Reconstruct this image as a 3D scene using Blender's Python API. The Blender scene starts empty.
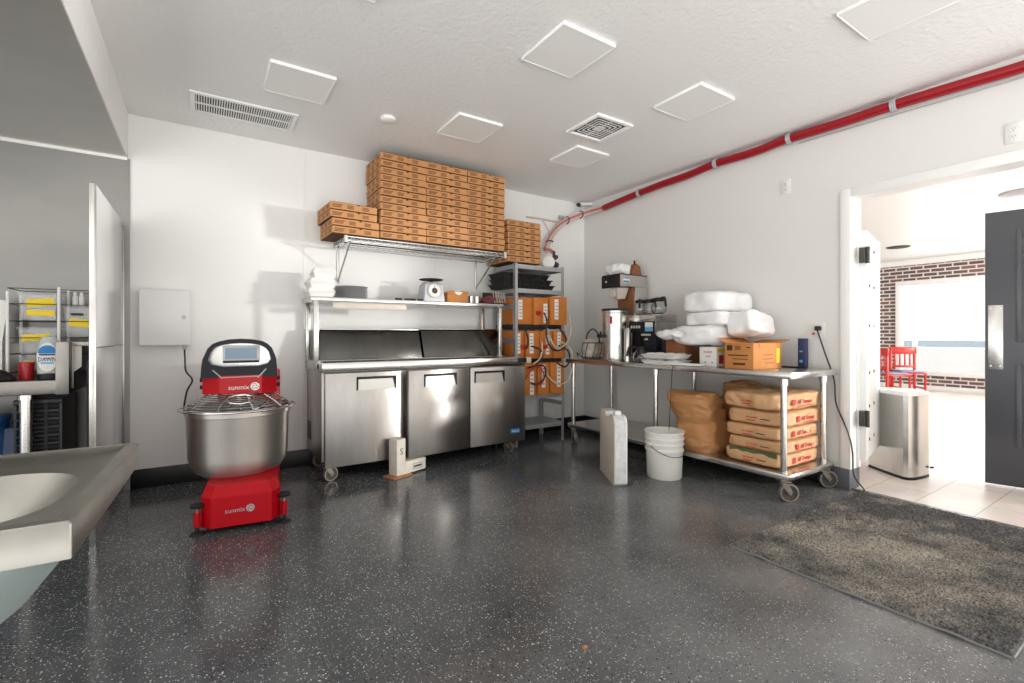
import bpy, bmesh, math, random
from mathutils import Vector, Matrix, noise as mnoise
random.seed(7)
C = bpy.context.scene.collection
PI = math.pi

# ------------------------------------------------------------------ colour / materials
def lin(c):
    return tuple(((v/255)/12.92 if v/255 <= 0.04045 else ((v/255+0.055)/1.055)**2.4) for v in c)

def mat(name, rgb, rough=0.5, metal=0.0, var=0.0, vscale=6.0, bump=0.0, bscale=40.0, spec=0.5,
        alpha=1.0, emit=None, estr=0.0, rvar=0.0, stretch=(1, 1, 1), rgb2=None, trans=0.0, coat=0.0, aniso=0.0):
    m = bpy.data.materials.new(name); m.use_nodes = True
    nt = m.node_tree; N = nt.nodes; L = nt.links
    b = N['Principled BSDF']
    col = lin(rgb)
    b.inputs['Base Color'].default_value = (*col, 1)
    b.inputs['Roughness'].default_value = rough
    b.inputs['Metallic'].default_value = metal
    b.inputs['Specular IOR Level'].default_value = spec
    b.inputs['Alpha'].default_value = alpha
    b.inputs['Transmission Weight'].default_value = trans
    b.inputs['Coat Weight'].default_value = coat
    if aniso:
        tg = N.new('ShaderNodeTangent'); tg.direction_type = 'RADIAL'; tg.axis = 'Z'
        L.new(tg.outputs[0], b.inputs['Tangent']); b.inputs['Anisotropic'].default_value = aniso; b.inputs['Anisotropic Rotation'].default_value = 0.25
    if emit:
        b.inputs['Emission Color'].default_value = (*lin(emit), 1)
        b.inputs['Emission Strength'].default_value = estr
    if var or bump or rvar:
        tc = N.new('ShaderNodeTexCoord'); mp = N.new('ShaderNodeMapping')
        mp.inputs['Scale'].default_value = stretch
        L.new(tc.outputs['Object'], mp.inputs['Vector'])
    if var:
        nz = N.new('ShaderNodeTexNoise'); nz.inputs['Scale'].default_value = vscale
        nz.inputs['Detail'].default_value = 6; nz.inputs['Roughness'].default_value = 0.6
        L.new(mp.outputs['Vector'], nz.inputs['Vector'])
        cr = N.new('ShaderNodeValToRGB')
        c2 = lin(rgb2) if rgb2 else tuple(v*(1-var) for v in col)
        cr.color_ramp.elements[0].position = 0.35; cr.color_ramp.elements[0].color = (*c2, 1)
        cr.color_ramp.elements[1].position = 0.65; cr.color_ramp.elements[1].color = (*col, 1)
        L.new(nz.outputs['Fac'], cr.inputs['Fac']); L.new(cr.outputs['Color'], b.inputs['Base Color'])
    if rvar:
        n3 = N.new('ShaderNodeTexNoise'); n3.inputs['Scale'].default_value = vscale*0.7; n3.inputs['Detail'].default_value = 4
        L.new(mp.outputs['Vector'], n3.inputs['Vector'])
        mr = N.new('ShaderNodeMapRange')
        mr.inputs['To Min'].default_value = max(0.02, rough-rvar); mr.inputs['To Max'].default_value = rough+rvar
        L.new(n3.outputs['Fac'], mr.inputs['Value']); L.new(mr.outputs['Result'], b.inputs['Roughness'])
    if bump:
        n2 = N.new('ShaderNodeTexNoise'); n2.inputs['Scale'].default_value = bscale; n2.inputs['Detail'].default_value = 5
        L.new(mp.outputs['Vector'], n2.inputs['Vector'])
        bp = N.new('ShaderNodeBump'); bp.inputs['Strength'].default_value = bump; bp.inputs['Distance'].default_value = 0.01
        L.new(n2.outputs['Fac'], bp.inputs['Height']); L.new(bp.outputs['Normal'], b.inputs['Normal'])
    return m

MT = {}
MT['wall'] = mat('wall_paint', (240, 240, 238), 0.32, bump=0.05, bscale=18, spec=0.4)
MT['wall_r'] = mat('wall_paint_matte', (226, 225, 222), 0.55, bump=0.08, bscale=60)
MT['ceil'] = mat('knockdown_ceiling', (246, 245, 243), 0.8, bump=0.55, bscale=38)
MT['trimw'] = mat('white_trim', (244, 244, 242), 0.4)
MT['black_base'] = mat('black_cove_base', (20, 20, 21), 0.4)
MT['grey_plinth'] = mat('grey_plinth', (92, 94, 98), 0.5)
MT['steel'] = mat('brushed_steel', (206, 204, 200), 0.24, 1.0, var=0.10, vscale=5, rvar=0.07, bump=0.03, bscale=5)
MT['steel_door'] = mat('worn_steel_door', (190, 186, 182), 0.34, 1.0, aniso=0.75, var=0.22, vscale=3.2, rvar=0.10, bump=0.10, bscale=4.5, stretch=(1.6, 1, 0.45))
MT['steel_wall'] = mat('steel_sheet', (232, 231, 228), 0.36, 1.0, aniso=0.6, var=0.14, vscale=1.6, rvar=0.08, bump=0.05, bscale=2.2, stretch=(0.5, 0.5, 1.6))
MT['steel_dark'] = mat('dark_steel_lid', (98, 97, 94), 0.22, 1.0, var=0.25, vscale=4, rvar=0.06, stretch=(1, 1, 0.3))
MT['steel_worn'] = mat('worn_sink_steel', (156, 153, 147), 0.40, 1.0, var=0.18, vscale=7, rvar=0.08, bump=0.03, bscale=8)
MT['steel_bowl'] = mat('turned_steel_bowl', (206, 202, 196), 0.40, 1.0, aniso=0.85, var=0.08, vscale=5, rvar=0.04)
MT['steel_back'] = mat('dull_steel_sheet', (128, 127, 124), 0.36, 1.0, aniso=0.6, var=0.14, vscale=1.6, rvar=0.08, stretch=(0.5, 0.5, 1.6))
MT['steel_pol'] = mat('polished_steel_sheet', (246, 246, 246), 0.26, 1.0, var=0.05, vscale=3, rvar=0.04)
MT['steel_pull'] = mat('satin_pull_plate', (186, 184, 180), 0.45, 0.85, var=0.05)
MT['edge_grey'] = mat('grey_rubber_edge', (128, 127, 125), 0.7)
MT['chrome'] = mat('chrome_wire', (205, 205, 203), 0.15, 1.0)
MT['galv'] = mat('grey_rack_steel', (178, 180, 181), 0.42, 0.55, var=0.08)
MT['sinkbowl'] = mat('grey_green_bowl_underside', (150, 162, 160), 0.45, 0.15, var=0.06)
MT['red'] = mat('gloss_red_paint', (184, 4, 22), 0.32, spec=0.35)
MT['pipe'] = mat('red_wrap', (156, 14, 28), 0.35, var=0.12, vscale=20, bump=0.1, bscale=30)
MT['black'] = mat('black_plastic', (26, 27, 30), 0.38)
MT['blackm'] = mat('matte_black', (18, 18, 18), 0.6)
MT['navy'] = mat('dark_slate_plastic', (22, 25, 32), 0.42, spec=0.3)
MT['rubber'] = mat('rubber_grey', (70, 66, 62), 0.6, var=0.2)
MT['caster'] = mat('worn_caster', (150, 142, 132), 0.45, 0.5, var=0.3, vscale=30)
MT['white'] = mat('white_plastic', (232, 231, 226), 0.35)
MT['foam'] = mat('white_foam', (238, 237, 234), 0.7, bump=0.05, bscale=60)
MT['bagwhite'] = mat('white_film_bag', (240, 240, 240), 0.28, bump=0.6, bscale=9)
MT['offwhite'] = mat('yellowed_plastic', (214, 204, 192), 0.45, var=0.1)
MT['mottled'] = mat('mottled_white_plastic', (216, 218, 218), 0.3, var=0.25, vscale=22, bump=0.15, bscale=20)
MT['pizza'] = mat('kraft_pizza_card', (203, 148, 96), 0.75, var=0.08, vscale=9)
MT['pizzaink'] = mat('brown_print', (128, 80, 46), 0.75)
MT['pizzagap'] = mat('card_gap_shadow', (84, 48, 20), 0.85)  # dark brown for painted shadow lines between boxes and the lid notch
MT['card'] = mat('brown_carton', (198, 132, 70), 0.75, var=0.1, vscale=7)
MT['cardo'] = mat('orange_carton', (203, 122, 50), 0.7, var=0.16, vscale=8)
MT['cardd'] = mat('dark_carton', (146, 92, 60), 0.75, var=0.1)
MT['paper'] = mat('kraft_paper', (196, 142, 92), 0.6, var=0.14, vscale=9, bump=0.9, bscale=9)
MT['sack'] = mat('flour_sack_paper', (216, 170, 124), 0.6, var=0.12, vscale=7, bump=0.7, bscale=8)
MT['sackend'] = mat('flour_sack_end', (232, 202, 172), 0.65, var=0.08, bump=0.25, bscale=14)
MT['redink'] = mat('red_print', (196, 44, 40), 0.6)
MT['greenink'] = mat('green_print', (70, 104, 70), 0.6)
MT['blackink'] = mat('dark_print', (70, 44, 26), 0.7)
MT['label'] = mat('white_label', (236, 234, 228), 0.6, var=0.12, vscale=60)
MT['yellow'] = mat('yellow_tape', (238, 206, 20), 0.5)
MT['blue'] = mat('blue_plastic', (40, 130, 214), 0.4)
MT['bluepaint'] = mat('blue_print', (20, 120, 190), 0.5)
MT['bluelab'] = mat('pale_blue_print', (92, 170, 214), 0.5)
MT['navybox'] = mat('navy_box', (34, 48, 84), 0.5)
MT['lcd'] = mat('lcd_blue', (112, 134, 152), 0.2, emit=(112, 134, 152), estr=0.25)
MT['clear'] = mat('clear_plastic', (238, 240, 242), 0.12, alpha=0.20, spec=0.8)
MT['glass'] = mat('clear_glass', (245, 248, 248), 0.03, trans=1.0)
MT['glasspane'] = mat('window_glass', (250, 252, 252), 0.02, alpha=0.12)
MT['glassbrown'] = mat('smoked_glass', (170, 150, 130), 0.05, alpha=0.5)
MT['redcup'] = mat('red_cup', (196, 44, 50), 0.3, alpha=0.85)
MT['soap'] = mat('clear_soap', (196, 206, 206), 0.15, alpha=0.75)
MT['tube'] = mat('pale_beverage_tube', (216, 196, 186), 0.35)
MT['tubepink'] = mat('pink_beverage_tube', (196, 120, 118), 0.35)
MT['tubetan'] = mat('tan_hose', (200, 184, 158), 0.4)
MT['door_grey'] = mat('charcoal_door', (72, 74, 80), 0.3, spec=0.5)
MT['chairred'] = mat('red_chair_paint', (196, 40, 32), 0.35)
MT['bluegrey'] = mat('blue_grey_vinyl', (140, 152, 184), 0.5)
MT['outlet'] = mat('outlet_white', (228, 228, 226), 0.4)
MT['plate'] = mat('grey_plate', (182, 183, 186), 0.35, 0.2)
MT['panelgrey'] = mat('enclosure_white', (242, 242, 242), 0.4)
MT['diffuser'] = mat('light_diffuser', (238, 237, 235), 0.6, emit=(255, 252, 246), estr=0.06)
MT['lightframe'] = mat('light_frame', (246, 246, 244), 0.4, emit=(255, 252, 246), estr=0.06)
MT['ventdark'] = mat('vent_dark', (62, 60, 58), 0.8)
MT['cloth'] = mat('red_cloth', (120, 58, 62), 0.8)
MT['wood'] = mat('worn_board', (168, 116, 74), 0.7, var=0.2)
MT['dirtywhite'] = mat('scuffed_white_card', (226, 220, 208), 0.7, var=0.14, vscale=14)
MT['asphalt'] = mat('pale_concrete', (214, 214, 212), 0.9)
MT['bluewall'] = mat('pale_blue_panel', (150, 178, 196), 0.7)
MT['meshbag'] = mat('tan_mesh', (206, 196, 184), 0.7, var=0.15, vscale=20)

def floor_material():
    m = bpy.data.materials.new('epoxy_flake_floor'); m.use_nodes = True
    nt = m.node_tree; N = nt.nodes; L = nt.links; b = N['Principled BSDF']
    tc = N.new('ShaderNodeTexCoord')
    base = N.new('ShaderNodeTexNoise'); base.inputs['Scale'].default_value = 1.1; base.inputs['Detail'].default_value = 8
    base.inputs['Roughness'].default_value = 0.62
    L.new(tc.outputs['Object'], base.inputs['Vector'])
    cr = N.new('ShaderNodeValToRGB')
    cr.color_ramp.elements[0].position = 0.32; cr.color_ramp.elements[0].color = (*lin((63, 66, 69)), 1)
    cr.color_ramp.elements[1].position = 0.70; cr.color_ramp.elements[1].color = (*lin((90, 93, 96)), 1)
    L.new(base.outputs['Fac'], cr.inputs['Fac'])
    # scuffed, floury wear near the doorway mat (where people walk), with its own ragged outline
    sep = N.new('ShaderNodeSeparateXYZ'); L.new(tc.outputs['Object'], sep.inputs[0])
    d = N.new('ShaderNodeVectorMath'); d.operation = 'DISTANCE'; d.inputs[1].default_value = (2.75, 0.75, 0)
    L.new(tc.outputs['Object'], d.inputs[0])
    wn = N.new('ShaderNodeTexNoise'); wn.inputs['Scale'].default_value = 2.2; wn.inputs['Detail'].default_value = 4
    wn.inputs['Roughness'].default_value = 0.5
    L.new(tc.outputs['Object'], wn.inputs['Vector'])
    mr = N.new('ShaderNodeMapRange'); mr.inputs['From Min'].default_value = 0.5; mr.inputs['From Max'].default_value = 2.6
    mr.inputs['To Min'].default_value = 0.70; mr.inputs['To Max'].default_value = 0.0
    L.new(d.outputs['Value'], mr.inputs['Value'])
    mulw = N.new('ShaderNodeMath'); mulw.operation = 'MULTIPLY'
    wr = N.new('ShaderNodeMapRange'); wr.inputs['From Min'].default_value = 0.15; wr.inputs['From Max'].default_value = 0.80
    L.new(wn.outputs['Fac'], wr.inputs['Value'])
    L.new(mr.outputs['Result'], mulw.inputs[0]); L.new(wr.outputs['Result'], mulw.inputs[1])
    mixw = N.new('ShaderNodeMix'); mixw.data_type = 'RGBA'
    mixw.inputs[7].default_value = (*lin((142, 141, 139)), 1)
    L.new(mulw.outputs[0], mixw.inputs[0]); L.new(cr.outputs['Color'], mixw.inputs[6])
    last = mixw.outputs[2]
    for scale, thr, keep, c in ((80, 0.22, 0.58, (190, 190, 188)), (46, 0.14, 0.52, (206, 206, 204)), (130, 0.28, 0.55, (150, 150, 150)), (60, 0.22, 0.6, (14, 14, 15))):
        v = N.new('ShaderNodeTexVoronoi'); v.inputs['Scale'].default_value = scale
        mp = N.new('ShaderNodeMapping'); mp.inputs['Location'].default_value = (scale*0.13, scale*0.07, 0)
        L.new(tc.outputs['Object'], mp.inputs['Vector']); L.new(mp.outputs['Vector'], v.inputs['Vector'])
        lt = N.new('ShaderNodeMath'); lt.operation = 'LESS_THAN'; lt.inputs[1].default_value = thr
        L.new(v.outputs['Distance'], lt.inputs[0])
        sc = N.new('ShaderNodeSeparateColor'); L.new(v.outputs['Color'], sc.inputs[0])
        gt = N.new('ShaderNodeMath'); gt.operation = 'GREATER_THAN'; gt.inputs[1].default_value = keep
        L.new(sc.outputs[0], gt.inputs[0])
        mu = N.new('ShaderNodeMath'); mu.operation = 'MULTIPLY'
        L.new(lt.outputs[0], mu.inputs[0]); L.new(gt.outputs[0], mu.inputs[1])
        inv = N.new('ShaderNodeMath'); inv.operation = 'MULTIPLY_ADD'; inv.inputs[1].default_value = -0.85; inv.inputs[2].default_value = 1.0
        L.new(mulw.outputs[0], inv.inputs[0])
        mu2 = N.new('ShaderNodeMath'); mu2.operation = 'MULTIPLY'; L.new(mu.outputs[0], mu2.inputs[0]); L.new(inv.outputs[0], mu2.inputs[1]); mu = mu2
        mx = N.new('ShaderNodeMix'); mx.data_type = 'RGBA'; mx.inputs[7].default_value = (*lin(c), 1)
        L.new(mu.outputs[0], mx.inputs[0]); L.new(last, mx.inputs[6]); last = mx.outputs[2]
    L.new(last, b.inputs['Base Color'])
    rn = N.new('ShaderNodeMapRange'); rn.inputs['To Min'].default_value = 0.08; rn.inputs['To Max'].default_value = 0.22
    L.new(wn.outputs['Fac'], rn.inputs['Value'])
    ra = N.new('ShaderNodeMath'); ra.operation = 'ADD'
    rm = N.new('ShaderNodeMath'); rm.operation = 'MULTIPLY'; rm.inputs[1].default_value = 0.25
    L.new(mulw.outputs[0], rm.inputs[0]); L.new(rm.outputs[0], ra.inputs[0]); L.new(rn.outputs['Result'], ra.inputs[1])
    L.new(ra.outputs[0], b.inputs['Roughness'])
    b.inputs['Specular IOR Level'].default_value = 0.48
    bn = N.new('ShaderNodeTexNoise'); bn.inputs['Scale'].default_value = 26; bn.inputs['Detail'].default_value = 5
    L.new(tc.outputs['Object'], bn.inputs['Vector'])
    bp = N.new('ShaderNodeBump'); bp.inputs['Strength'].default_value = 0.10; bp.inputs['Distance'].default_value = 0.01
    L.new(bn.outputs['Fac'], bp.inputs['Height']); L.new(bp.outputs['Normal'], b.inputs['Normal'])
    return m

def brick_like(name, c1, c2, mortar, w, h, ms, axes, rough=0.8, scale=1.0, offset=0.5, bias=0.0, bump=0.4):
    m = bpy.data.materials.new(name); m.use_nodes = True
    nt = m.node_tree; N = nt.nodes; L = nt.links; b = N['Principled BSDF']
    tc = N.new('ShaderNodeTexCoord'); sp = N.new('ShaderNodeSeparateXYZ'); cb = N.new('ShaderNodeCombineXYZ')
    L.new(tc.outputs['Object'], sp.inputs[0])
    L.new(sp.outputs[axes[0]], cb.inputs[0]); L.new(sp.outputs[axes[1]], cb.inputs[1])
    br = N.new('ShaderNodeTexBrick'); br.offset = offset
    br.inputs['Color1'].default_value = (*lin(c1), 1); br.inputs['Color2'].default_value = (*lin(c2), 1)
    br.inputs['Mortar'].default_value = (*lin(mortar), 1); br.inputs['Scale'].default_value = scale
    br.inputs['Mortar Size'].default_value = ms; br.inputs['Brick Width'].default_value = w; br.inputs['Row Height'].default_value = h
    br.inputs['Bias'].default_value = bias
    L.new(cb.outputs[0], br.inputs['Vector'])
    nz = N.new('ShaderNodeTexNoise'); nz.inputs['Scale'].default_value = 5; nz.inputs['Detail'].default_value = 6
    L.new(cb.outputs[0], nz.inputs['Vector'])
    mx = N.new('ShaderNodeMix'); mx.data_type = 'RGBA'; mx.blend_type = 'MULTIPLY'; mx.inputs[0].default_value = 0.35
    L.new(br.outputs['Color'], mx.inputs[6]); L.new(nz.outputs['Color'], mx.inputs[7])
    hs = N.new('ShaderNodeHueSaturation'); hs.inputs['Saturation'].default_value = 0.8; hs.inputs['Value'].default_value = 1.25
    L.new(mx.outputs[2], hs.inputs['Color'])
    L.new(hs.outputs[0], b.inputs['Base Color']); b.inputs['Roughness'].default_value = rough
    return m

MT['floor'] = floor_material()
MT['brick'] = brick_like('red_brick', (124, 84, 76), (86, 66, 66), (212, 206, 200), 0.23, 0.078, 0.013, (1, 2))
MT['tile'] = brick_like('plank_tile', (226, 214, 204), (212, 198, 190), (176, 166, 158), 1.2, 0.30, 0.004, (0, 1), rough=0.35, offset=0.37)

# ------------------------------------------------------------------ mesh builder
def rotm(rx=0, ry=0, rz=0):
    return Matrix.Rotation(rz, 4, 'Z') @ Matrix.Rotation(ry, 4, 'Y') @ Matrix.Rotation(rx, 4, 'X')

class MB:
    def __init__(s):
        s.bm = bmesh.new(); s.mats = []
    def mi(s, m):
        if m is None: m = '__base__'
        if m not in s.mats: s.mats.append(m)
        return s.mats.index(m)
    def take(s, t, m=None, M=None):
        if M is not None: t.transform(M)
        i = s.mi(m)
        for f in t.faces: f.material_index = i
        me = bpy.data.meshes.new('tmp'); t.to_mesh(me); t.free()
        s.bm.from_mesh(me); bpy.data.meshes.remove(me)
        return s
    def box(s, x0, x1, y0, y1, z0, z1, bev=0, m=None, M=None, seg=2):
        t = bmesh.new(); bmesh.ops.create_cube(t, size=1)
        t.transform(Matrix.Translation(((x0+x1)/2, (y0+y1)/2, (z0+z1)/2)) @ Matrix.Diagonal((abs(x1-x0), abs(y1-y0), abs(z1-z0), 1)))
        if bev: bmesh.ops.bevel(t, geom=t.edges[:], offset=bev, segments=seg, affect='EDGES', profile=0.5)
        return s.take(t, m, M)
    def prism(s, poly, a0, a1, axis='z', m=None, M=None, bev=0):
        t = bmesh.new()
        def mk(p, a):
            return (p[0], p[1], a) if axis == 'z' else ((p[0], a, p[1]) if axis == 'y' else (a, p[0], p[1]))
        v0 = [t.verts.new(mk(p, a0)) for p in poly]; v1 = [t.verts.new(mk(p, a1)) for p in poly]
        n = len(poly)
        t.faces.new(v0); t.faces.new(v1[::-1])
        for i in range(n): t.faces.new((v0[i], v1[i], v1[(i+1) % n], v0[(i+1) % n]))
        bmesh.ops.recalc_face_normals(t, faces=t.faces[:])
        if bev: bmesh.ops.bevel(t, geom=t.edges[:], offset=bev, segments=2, affect='EDGES', profile=0.5)
        return s.take(t, m, M)
    def loft(s, rings, m=None, M=None, cap=True, closed=True):
        t = bmesh.new(); R = [[t.verts.new(p) for p in r] for r in rings]; n = len(rings[0])
        for a, b in zip(R, R[1:]):
            for i in range(n if closed else n-1):
                t.faces.new((a[i], a[(i+1) % n], b[(i+1) % n], b[i]))
        if cap and closed:
            t.faces.new(R[0]); t.faces.new(R[-1][::-1])
        bmesh.ops.recalc_face_normals(t, faces=t.faces[:])
        return s.take(t, m, M)
    def lathe(s, prof, n=32, m=None, M=None, sx=1, sy=1):
        t = bmesh.new(); R = []
        for r, z in prof:
            R.append([t.verts.new((0, 0, z))] if r < 1e-6 else [t.verts.new((r*math.cos(2*PI*i/n)*sx, r*math.sin(2*PI*i/n)*sy, z)) for i in range(n)])
        for a, b in zip(R, R[1:]):
            if len(a) == 1 and len(b) == 1: continue
            for i in range(n):
                j = (i+1) % n
                if len(a) == 1: t.faces.new((a[0], b[j], b[i]))
                elif len(b) == 1: t.faces.new((a[i], a[j], b[0]))
                else: t.faces.new((a[i], a[j], b[j], b[i]))
        bmesh.ops.recalc_face_normals(t, faces=t.faces[:])
        return s.take(t, m, M)
    def cyl(s, p, q, r, n=16, m=None, r2=None):
        p = Vector(p); q = Vector(q); d = q-p; l = d.length; r2 = r if r2 is None else r2
        M = Matrix.Translation(p) @ d.to_track_quat('Z', 'Y').to_matrix().to_4x4()
        return s.lathe([(0, 0), (r, 0), (r2, l), (0, l)], n, m, M)
    def tube(s, pts, r, n=8, m=None, smooth=0, closed=False):
        P = [Vector(p) for p in pts]
        if smooth: P = catmull(P, smooth, closed)
        t = bmesh.new(); R = []; N = len(P)
        tan = []
        for i in range(N):
            a = P[(i-1) % N] if (closed or i > 0) else P[i]; b = P[(i+1) % N] if (closed or i < N-1) else P[i]
            d = (b-a); tan.append(d.normalized() if d.length > 1e-9 else Vector((0, 0, 1)))
        u = tan[0].orthogonal().normalized()
        for i in range(N):
            u = (u - tan[i]*u.dot(tan[i]))
            u = u.normalized() if u.length > 1e-6 else tan[i].orthogonal().normalized()
            w = tan[i].cross(u)
            R.append([t.verts.new(P[i] + (u*math.cos(2*PI*k/n)+w*math.sin(2*PI*k/n))*r) for k in range(n)])
        for i in range(N if closed else N-1):
            a = R[i]; b = R[(i+1) % N]
            for k in range(n): t.faces.new((a[k], a[(k+1) % n], b[(k+1) % n], b[k]))
        if not closed:
            t.faces.new(R[0][::-1]); t.faces.new(R[-1])
        bmesh.ops.recalc_face_normals(t, faces=t.faces[:])
        return s.take(t, m)
    def soft(s, sx, sy, sz, e=0.35, amp=0.0, freq=6.0, seed=0, m=None, M=None, sub=4, sag=0.0, crease=0.0):
        t = bmesh.new(); bmesh.ops.create_cube(t, size=2)
        bmesh.ops.subdivide_edges(t, edges=t.edges[:], cuts=2**sub-1, use_grid_fill=True)
        for v in t.verts:
            c = v.co.normalized()
            mx = max(abs(v.co.x), abs(v.co.y), abs(v.co.z))
            # superellipsoid blend between the cube and the ball
            p = 2/e
            l = (abs(v.co.x)**p+abs(v.co.y)**p+abs(v.co.z)**p)**(1/p)
            q = v.co / l
            v.co = Vector((q.x*sx/2, q.y*sy/2, q.z*sz/2))
        if amp:
            for v in t.verts:
                o = Vector((seed*7.3, seed*3.1, seed*1.7))
                n = mnoise.noise(v.co*freq+o) + 0.5*mnoise.noise(v.co*freq*2.3+o)
                if crease: n += -crease*abs(mnoise.noise(v.co*freq*1.4+o*2))
                v.co += v.co.normalized()*amp*n
        bmesh.ops.recalc_face_normals(t, faces=t.faces[:])
        return s.take(t, m, M)
    def quad(s, a, b, c, d, m=None):
        t = bmesh.new(); t.faces.new([t.verts.new(p) for p in (a, b, c, d)])
        return s.take(t, m)
    def text(s, txt, size, M, m=None, ext=0.0006, fit=None, shear=0.0):
        cu = bpy.data.curves.new('t', 'FONT'); cu.body = txt; cu.size = size; cu.extrude = ext
        cu.align_x = 'CENTER'; cu.align_y = 'CENTER'; cu.shear = shear; cu.resolution_u = 3
        o = bpy.data.objects.new('t', cu); C.objects.link(o)
        bpy.context.view_layer.update()
        me = bpy.data.meshes.new_from_object(o.evaluated_get(bpy.context.evaluated_depsgraph_get()))
        bpy.data.objects.remove(o); bpy.data.curves.remove(cu)
        t = bmesh.new(); t.from_mesh(me); bpy.data.meshes.remove(me)
        if fit and t.verts:
            w = max(v.co.x for v in t.verts)-min(v.co.x for v in t.verts); k = fit/w
            t.transform(Matrix.Diagonal((k, k, 1, 1)))
        return s.take(t, m, M)

def catmull(P, k, closed=False):
    out = []; n = len(P)
    for i in range(n if closed else n-1):
        if closed: a, b, c, d = P[(i-1) % n], P[i], P[(i+1) % n], P[(i+2) % n]
        else: a, b, c, d = P[max(i-1, 0)], P[i], P[i+1], P[min(i+2, n-1)]
        for j in range(k):
            t = j/k
            out.append(0.5*((2*b)+(c-a)*t+(2*a-5*b+4*c-d)*t*t+(3*b-a-3*c+d)*t**3))
    if not closed: out.append(P[-1].copy())
    return out

def face_to(origin, right, up):
    """matrix that lays x along right, y along up at origin"""
    r = Vector(right).normalized(); u = Vector(up); u = (u-r*u.dot(r)).normalized(); n = r.cross(u)
    M = Matrix((r, u, n)).transposed().to_4x4(); M.translation = Vector(origin)
    return M
def front(x, y, z): return face_to((x, y, z), (1, 0, 0), (0, 0, 1))          # readable from -y
def leftf(x, y, z): return face_to((x, y, z), (0, -1, 0), (0, 0, 1))         # readable from -x

def obj(name, mb, m=None, parent=None, ang=35, loc=None):
    me = bpy.data.meshes.new(name); mb.bm.to_mesh(me); mb.bm.free()
    if mb.mats:
        for x in mb.mats: me.materials.append(MT[m or 'white'] if x == '__base__' else MT[x])
    else: me.materials.append(MT[m])
    for p in me.polygons: p.use_smooth = True
    me.set_sharp_from_angle(angle=math.radians(ang))
    o = bpy.data.objects.new(name, me); C.objects.link(o)
    if parent is not None: o.parent = parent
    if loc: o.location = loc
    return o
def tag(o, label, cat, group=None):
    o['label'] = label; o['category'] = cat
    if group: o['group'] = group
    return o
def thing(name, label, cat, loc=(0, 0, 0), rz=0, group=None):
    o = bpy.data.objects.new(name, None); C.objects.link(o); o.empty_display_size = 0.1
    o.location = loc; o.rotation_euler = (0, 0, rz)
    return tag(o, label, cat, group)
def struct(name, mb, m=None, parent=None):
    o = obj(name, mb, m, parent); o['kind'] = 'structure'; return o
def dup(root, loc, rz=None, label=None):
    r = root.copy(); C.objects.link(r); r.location = loc
    if rz is not None: r.rotation_euler = (0, 0, rz)
    if label: r['label'] = label
    for ch in list(root.children):
        c = ch.copy(); C.objects.link(c); c.parent = r
        for g in list(ch.children):
            d = g.copy(); C.objects.link(d); d.parent = c
    return r
ORD = ['top', 'second', 'third', 'fourth', 'fifth', 'sixth', 'seventh', 'eighth', 'ninth', 'tenth', 'eleventh', 'bottom']
# ================================================================== ROOM
XR, YB, HC = 3.968, 4.437, 2.748
# kitchen
struct('floor', MB().box(-3.2, 4.04, -1.0, 4.6, -0.08, 0), 'floor')
struct('floor_2', MB().box(4.04, 12.7, -6.0, 8.0, -0.08, 0), 'tile')
struct('ceiling', MB().box(-3.2, 4.108, -0.8, 4.6, HC, HC+0.08), 'ceil')
struct('ceiling_2', MB().box(4.108, 12.7, -6.0, 8.0, 2.72, 2.80), 'trimw')
struct('wall_back', MB().box(-3.2, 4.108, YB, YB+0.12, 0, HC), 'wall')
w = MB()
w.box(XR, 4.108, 1.60, YB, 0, HC); w.box(XR, 4.108, -0.8, 0.05, 0, HC); w.box(XR, 4.108, 0.05, 1.60, 2.19, HC)
struct('wall_right', w, 'wall_r')
struct('wall_left', MB().box(-3.2, -0.453, -0.8, YB, 2.425, HC), 'trimw')        # dropped bulkhead over the dish area
struct('wall_left_end', MB().box(-3.2, -3.1, 2.6, YB, 0, 2.425), 'wall')
struct('trim_1', MB().box(-3.1, -0.455, -0.8, YB-0.012, 2.415, 2.425), 'steel_wall')   # sheet under the bulkhead
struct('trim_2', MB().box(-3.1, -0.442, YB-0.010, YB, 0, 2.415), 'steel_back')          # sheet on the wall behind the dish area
struct('trim_3', MB().box(-3.1, -0.455, YB-0.016, YB-0.010, 2.403, 2.415), 'steel')       # bright seam
for i, x in enumerate((0.745, 1.98, 3.2)):
    struct('trim_%d' % (4+i), MB().box(x-0.012, x+0.012, YB-0.004, YB, 0.14, HC, 0.0015), 'wall')
struct('baseboard_back', MB().box(-0.44, XR, YB-0.012, YB, 0, 0.140, 0.004), 'black_base')
b = MB().box(XR-0.012, XR, 1.665, YB-0.012, 0, 0.140, 0.004); struct('baseboard_right', b, 'black_base')
struct('baseboard_right_2', MB().box(XR-0.026, 4.11, 1.545, 1.665, 0, 0.150, 0.004), 'grey_plinth')
# door casing
cs = MB()
cs.box(XR-0.018, XR, 1.543, 1.610, 0.15, 2.20, 0.004); cs.box(XR-0.018, XR, 0.0, 1.5432, 2.135, 2.20, 0.004); cs.box(XR-0.018, XR, 0.0, 0.065, 0, 2.1352, 0.004)
struct('trim_7', cs, 'trimw')
jb = MB()
jb.box(XR-0.004, 4.114, 1.543, 1.60, 0.15, 2.19); jb.box(XR-0.004, 4.114, 0.05, 1.5432, 2.135, 2.19); jb.box(XR-0.004, 4.114, 0.05, 0.065, 0, 2.1352)
jb.box(4.05, 4.085, 1.528, 1.5432, 0.16, 2.1352)
struct('trim_8', jb, 'trimw')
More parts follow.
